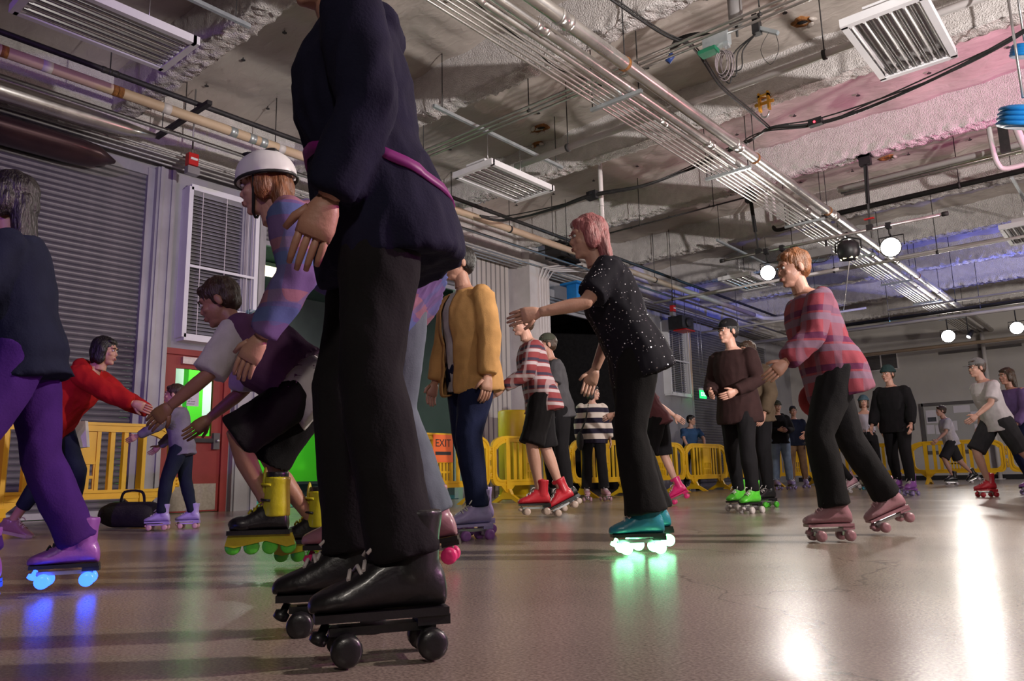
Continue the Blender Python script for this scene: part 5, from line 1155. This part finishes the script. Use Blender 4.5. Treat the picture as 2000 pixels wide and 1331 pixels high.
# brown sweater and olive companion
q = person('person in long dark brown sweater, black cap and black trousers', 1452, 7.4, 132, 1.80, 4, legs=((16, 6, 2), (-8, 6, -16)), arms=((4, 16, 62, -30), (6, 14, 66, -28)), head=(-20, 0), hair=('short', 'hair_dark'), feet=('quad', SKC('sk_green', 'sk_white', 'sk_black', 'sk_white')), skin='skin_b')
top(q, 'brown_knit', 'sweater', 1, .036, -.20, flare=1.2); bottom(q, 'black_cloth', 'trousers', 1, .012); cap(q, 'black_cloth')
q = person('person in olive brown jacket half hidden beside the dark brown sweater', 1487, 8.4, 120, 1.74, 4, legs=((10, 5, 0), (-6, 5, -14)), arms=((0, 14, 30, 0), (0, 16, 30, 0)), hair=('short', 'hair_brown'), feet=('quad', SKC('sk_black', 'sk_green', 'sk_black', 'sk_white')))
top(q, 'olive_jacket', 'jacket', 1, .044, -.12); bottom(q, 'black_cloth', 'trousers', 1, .014)
# rose plaid skater
q = person('tall skater in rose plaid shirt and black trousers striding, rose red skates', 1646, 4.3, 94, 1.63, 16, legs=((26, 6, -6), (-20, 7, -32)), arms=((22, 14, 50, 4), (-30, 18, 4, 8)), head=(4, -6), hair=('short', 'hair_auburn'), feet=('quad', SKC('sk_rose', 'sk_rose', 'sk_rose', 'sk_pink')), foot=((0, 0), (0, -20)), skin='skin_a', vox=.010)
top(q, 'plaid_rose', 'plaid_shirt', 1, .036, -.16, amp=.014); bottom(q, 'black_cloth', 'trousers', 1, .024, .02)
hp = q.J['wri', 1] + V((0, 0, -.10)); MB().ell(hp, (.05, .09, .10), None, 14, 10).build('red_hand_bag', 'red_top', q.root)
# people near the far barriers
q = person('man in dark cap, black hoodie and light blue jeans with arms folded', 1529, 15.9, 180, 1.74, 0, legs=STAND, arms=((14, 14, 84, -42), (16, 14, 88, -38)), hair=('short', 'hair_dark'), feet=('quad', SKC('sk_lav', 'sk_lav', 'sk_black', 'sk_white')), skin='skin_b', vox=.013)
top(q, 'black_cloth', 'hoodie', 1, .030, -.10, hood=True); bottom(q, 'blue_jean', 'jeans', 1, .024); cap(q, 'cap_olive')
q = person('person in dark jacket and tan trousers behind the man in a dark cap', 1560, 16.8, 170, 1.70, 0, legs=STAND, hair=('short', 'hair_dark'), feet=('quad', SKC('sk_lav', 'sk_lav', 'sk_lav', 'sk_white')), vox=.013)
top(q, 'dark_navy', 'jacket', 1, .030, -.10); bottom(q, 'tan_pants', 'trousers', 1, .020)
q = person('person in blue T-shirt leaning on the barrier before the far grey shutter', 0, 0, 190, 1.66, 12, legs=STAND, arms=((40, 14, 30, -10), (40, 14, 30, -10)), head=(40, 0), hair=('short', 'hair_dark'), feet=('sneaker', SKC('sk_black')), skin='skin_b', pos=gnd(1351, 17.0), vox=.013)
top(q, 'blue_tee', 't_shirt', .5, .022, -.10); bottom(q, 'charcoal', 'trousers', 1, .018)
q = person('woman in white crop top and blue beanie with one hand raised', 1702, 14.0, 176, 1.62, 0, legs=((6, 5, 0), (0, 5, -6)), arms=((8, 16, 20, 10), (24, 22, 158, 6)), head=(-18, 4), hair=('bob', 'hair_brown'), feet=('quad', SKC('sk_white', 'sk_teal', 'sk_black', 'sk_white')), skin='skin_b', vox=.013)
top(q, 'mauve_lav', 'crop_top', 0, .012, .20, neck=.44); bottom(q, 'black_cloth', 'trousers', 1, .012); beanie(q, 'beanie_blue')
q = person('skater in black jacket and dark beanie with violet skates', 1762, 11.0, 130, 1.78, 6, legs=((14, 5, -4), (-10, 6, -22)), arms=((0, 14, 24, 4), (4, 14, 30, 4)), head=(-10, 0), hair=('short', 'hair_brown'), feet=('quad', SKC('sk_purple', 'sk_lav', 'sk_purple', 'sk_white')), vox=.013)
top(q, 'black_cloth', 'jacket', 1, .044, -.14); bottom(q, 'black_cloth', 'trousers', 1, .016); beanie(q, 'beanie_green')
q = person('skater in white T-shirt and dark shorts passing the notice board', 1866, 16.6, 80, 1.72, 10, legs=STRIDE_L, arms=((20, 14, 50, 0), (-30, 16, -10, 8)), hair=('short', 'hair_brown'), feet=('quad', SKC('sk_black', 'sk_white', 'sk_black', 'sk_white')), foot=((0, 0), (0, -25)), skin='skin_b', vox=.013)
top(q, 'white_tee', 't_shirt', .5, .028, -.10); bottom(q, 'charcoal', 'shorts', .6, .020)
q = person('skater in white T-shirt and grey cap on bright red skates', 1962, 9.5, 92, 1.74, 14, legs=STRIDE_R, arms=((24, 14, 54, 0), (-20, 16, 8, 8)), hair=('short', 'hair_brown'), feet=('quad', SKC('sk_red', 'sk_red', 'sk_red', 'sk_white')), foot=((0, -25), (0, 0)), skin='skin_b', vox=.012)
top(q, 'white_tee', 't_shirt', .5, .028, -.12); bottom(q, 'charcoal', 'shorts', .7, .022); cap(q, 'grey_cap')
q = person('brown haired skater in purple top beside the grey cap', 2010, 10.4, 96, 1.72, 10, legs=STRIDE_L, arms=((10, 14, 40, 0), (0, 16, 30, 8)), hair=('long', 'hair_brown'), feet=('quad', SKC('sk_purple', 'sk_lav', 'sk_black', 'sk_white')), foot=((0, 0), (0, -25)), vox=.012)
top(q, 'purple_sweater', 'sweater', 1, .028, -.12); bottom(q, 'navy_jean', 'jeans', 1, .016)
q = person('skater in black hoodie with pink and white skates, behind the rose plaid skater', 1622, 11.4, 94, 1.66, 16, legs=STRIDE_L, arms=((20, 14, 50, 0), (-20, 16, 10, 8)), hair=('bob', 'hair_dark'), feet=('quad', SKC('sk_pink', 'sk_white', 'sk_white', 'sk_white')), foot=((0, 0), (0, -25)), vox=.013)
top(q, 'black_cloth', 'hoodie', 1, .030, -.10, hood=True); bottom(q, 'black_cloth', 'trousers', 1, .016)
q = person('woman in cream sweater and pale jeans standing in the green lit opening', 652, 13.2, 120, 1.66, 0, legs=((4, 4, 2), (-4, 4, -4)), arms=((6, 12, 40, -6), (4, 12, 36, -6)), hair=('long', 'hair_brown'), feet=('quad', SKC('sk_white', 'sk_white', 'sk_cream', 'sk_white')), skin='skin_b', base=.012, vox=.013)
top(q, 'cream_knit', 'sweater', 1, .034, -.08); bottom(q, 'blue_jean', 'jeans', 1, .014)
bpy.data.scenes.remove(TS)
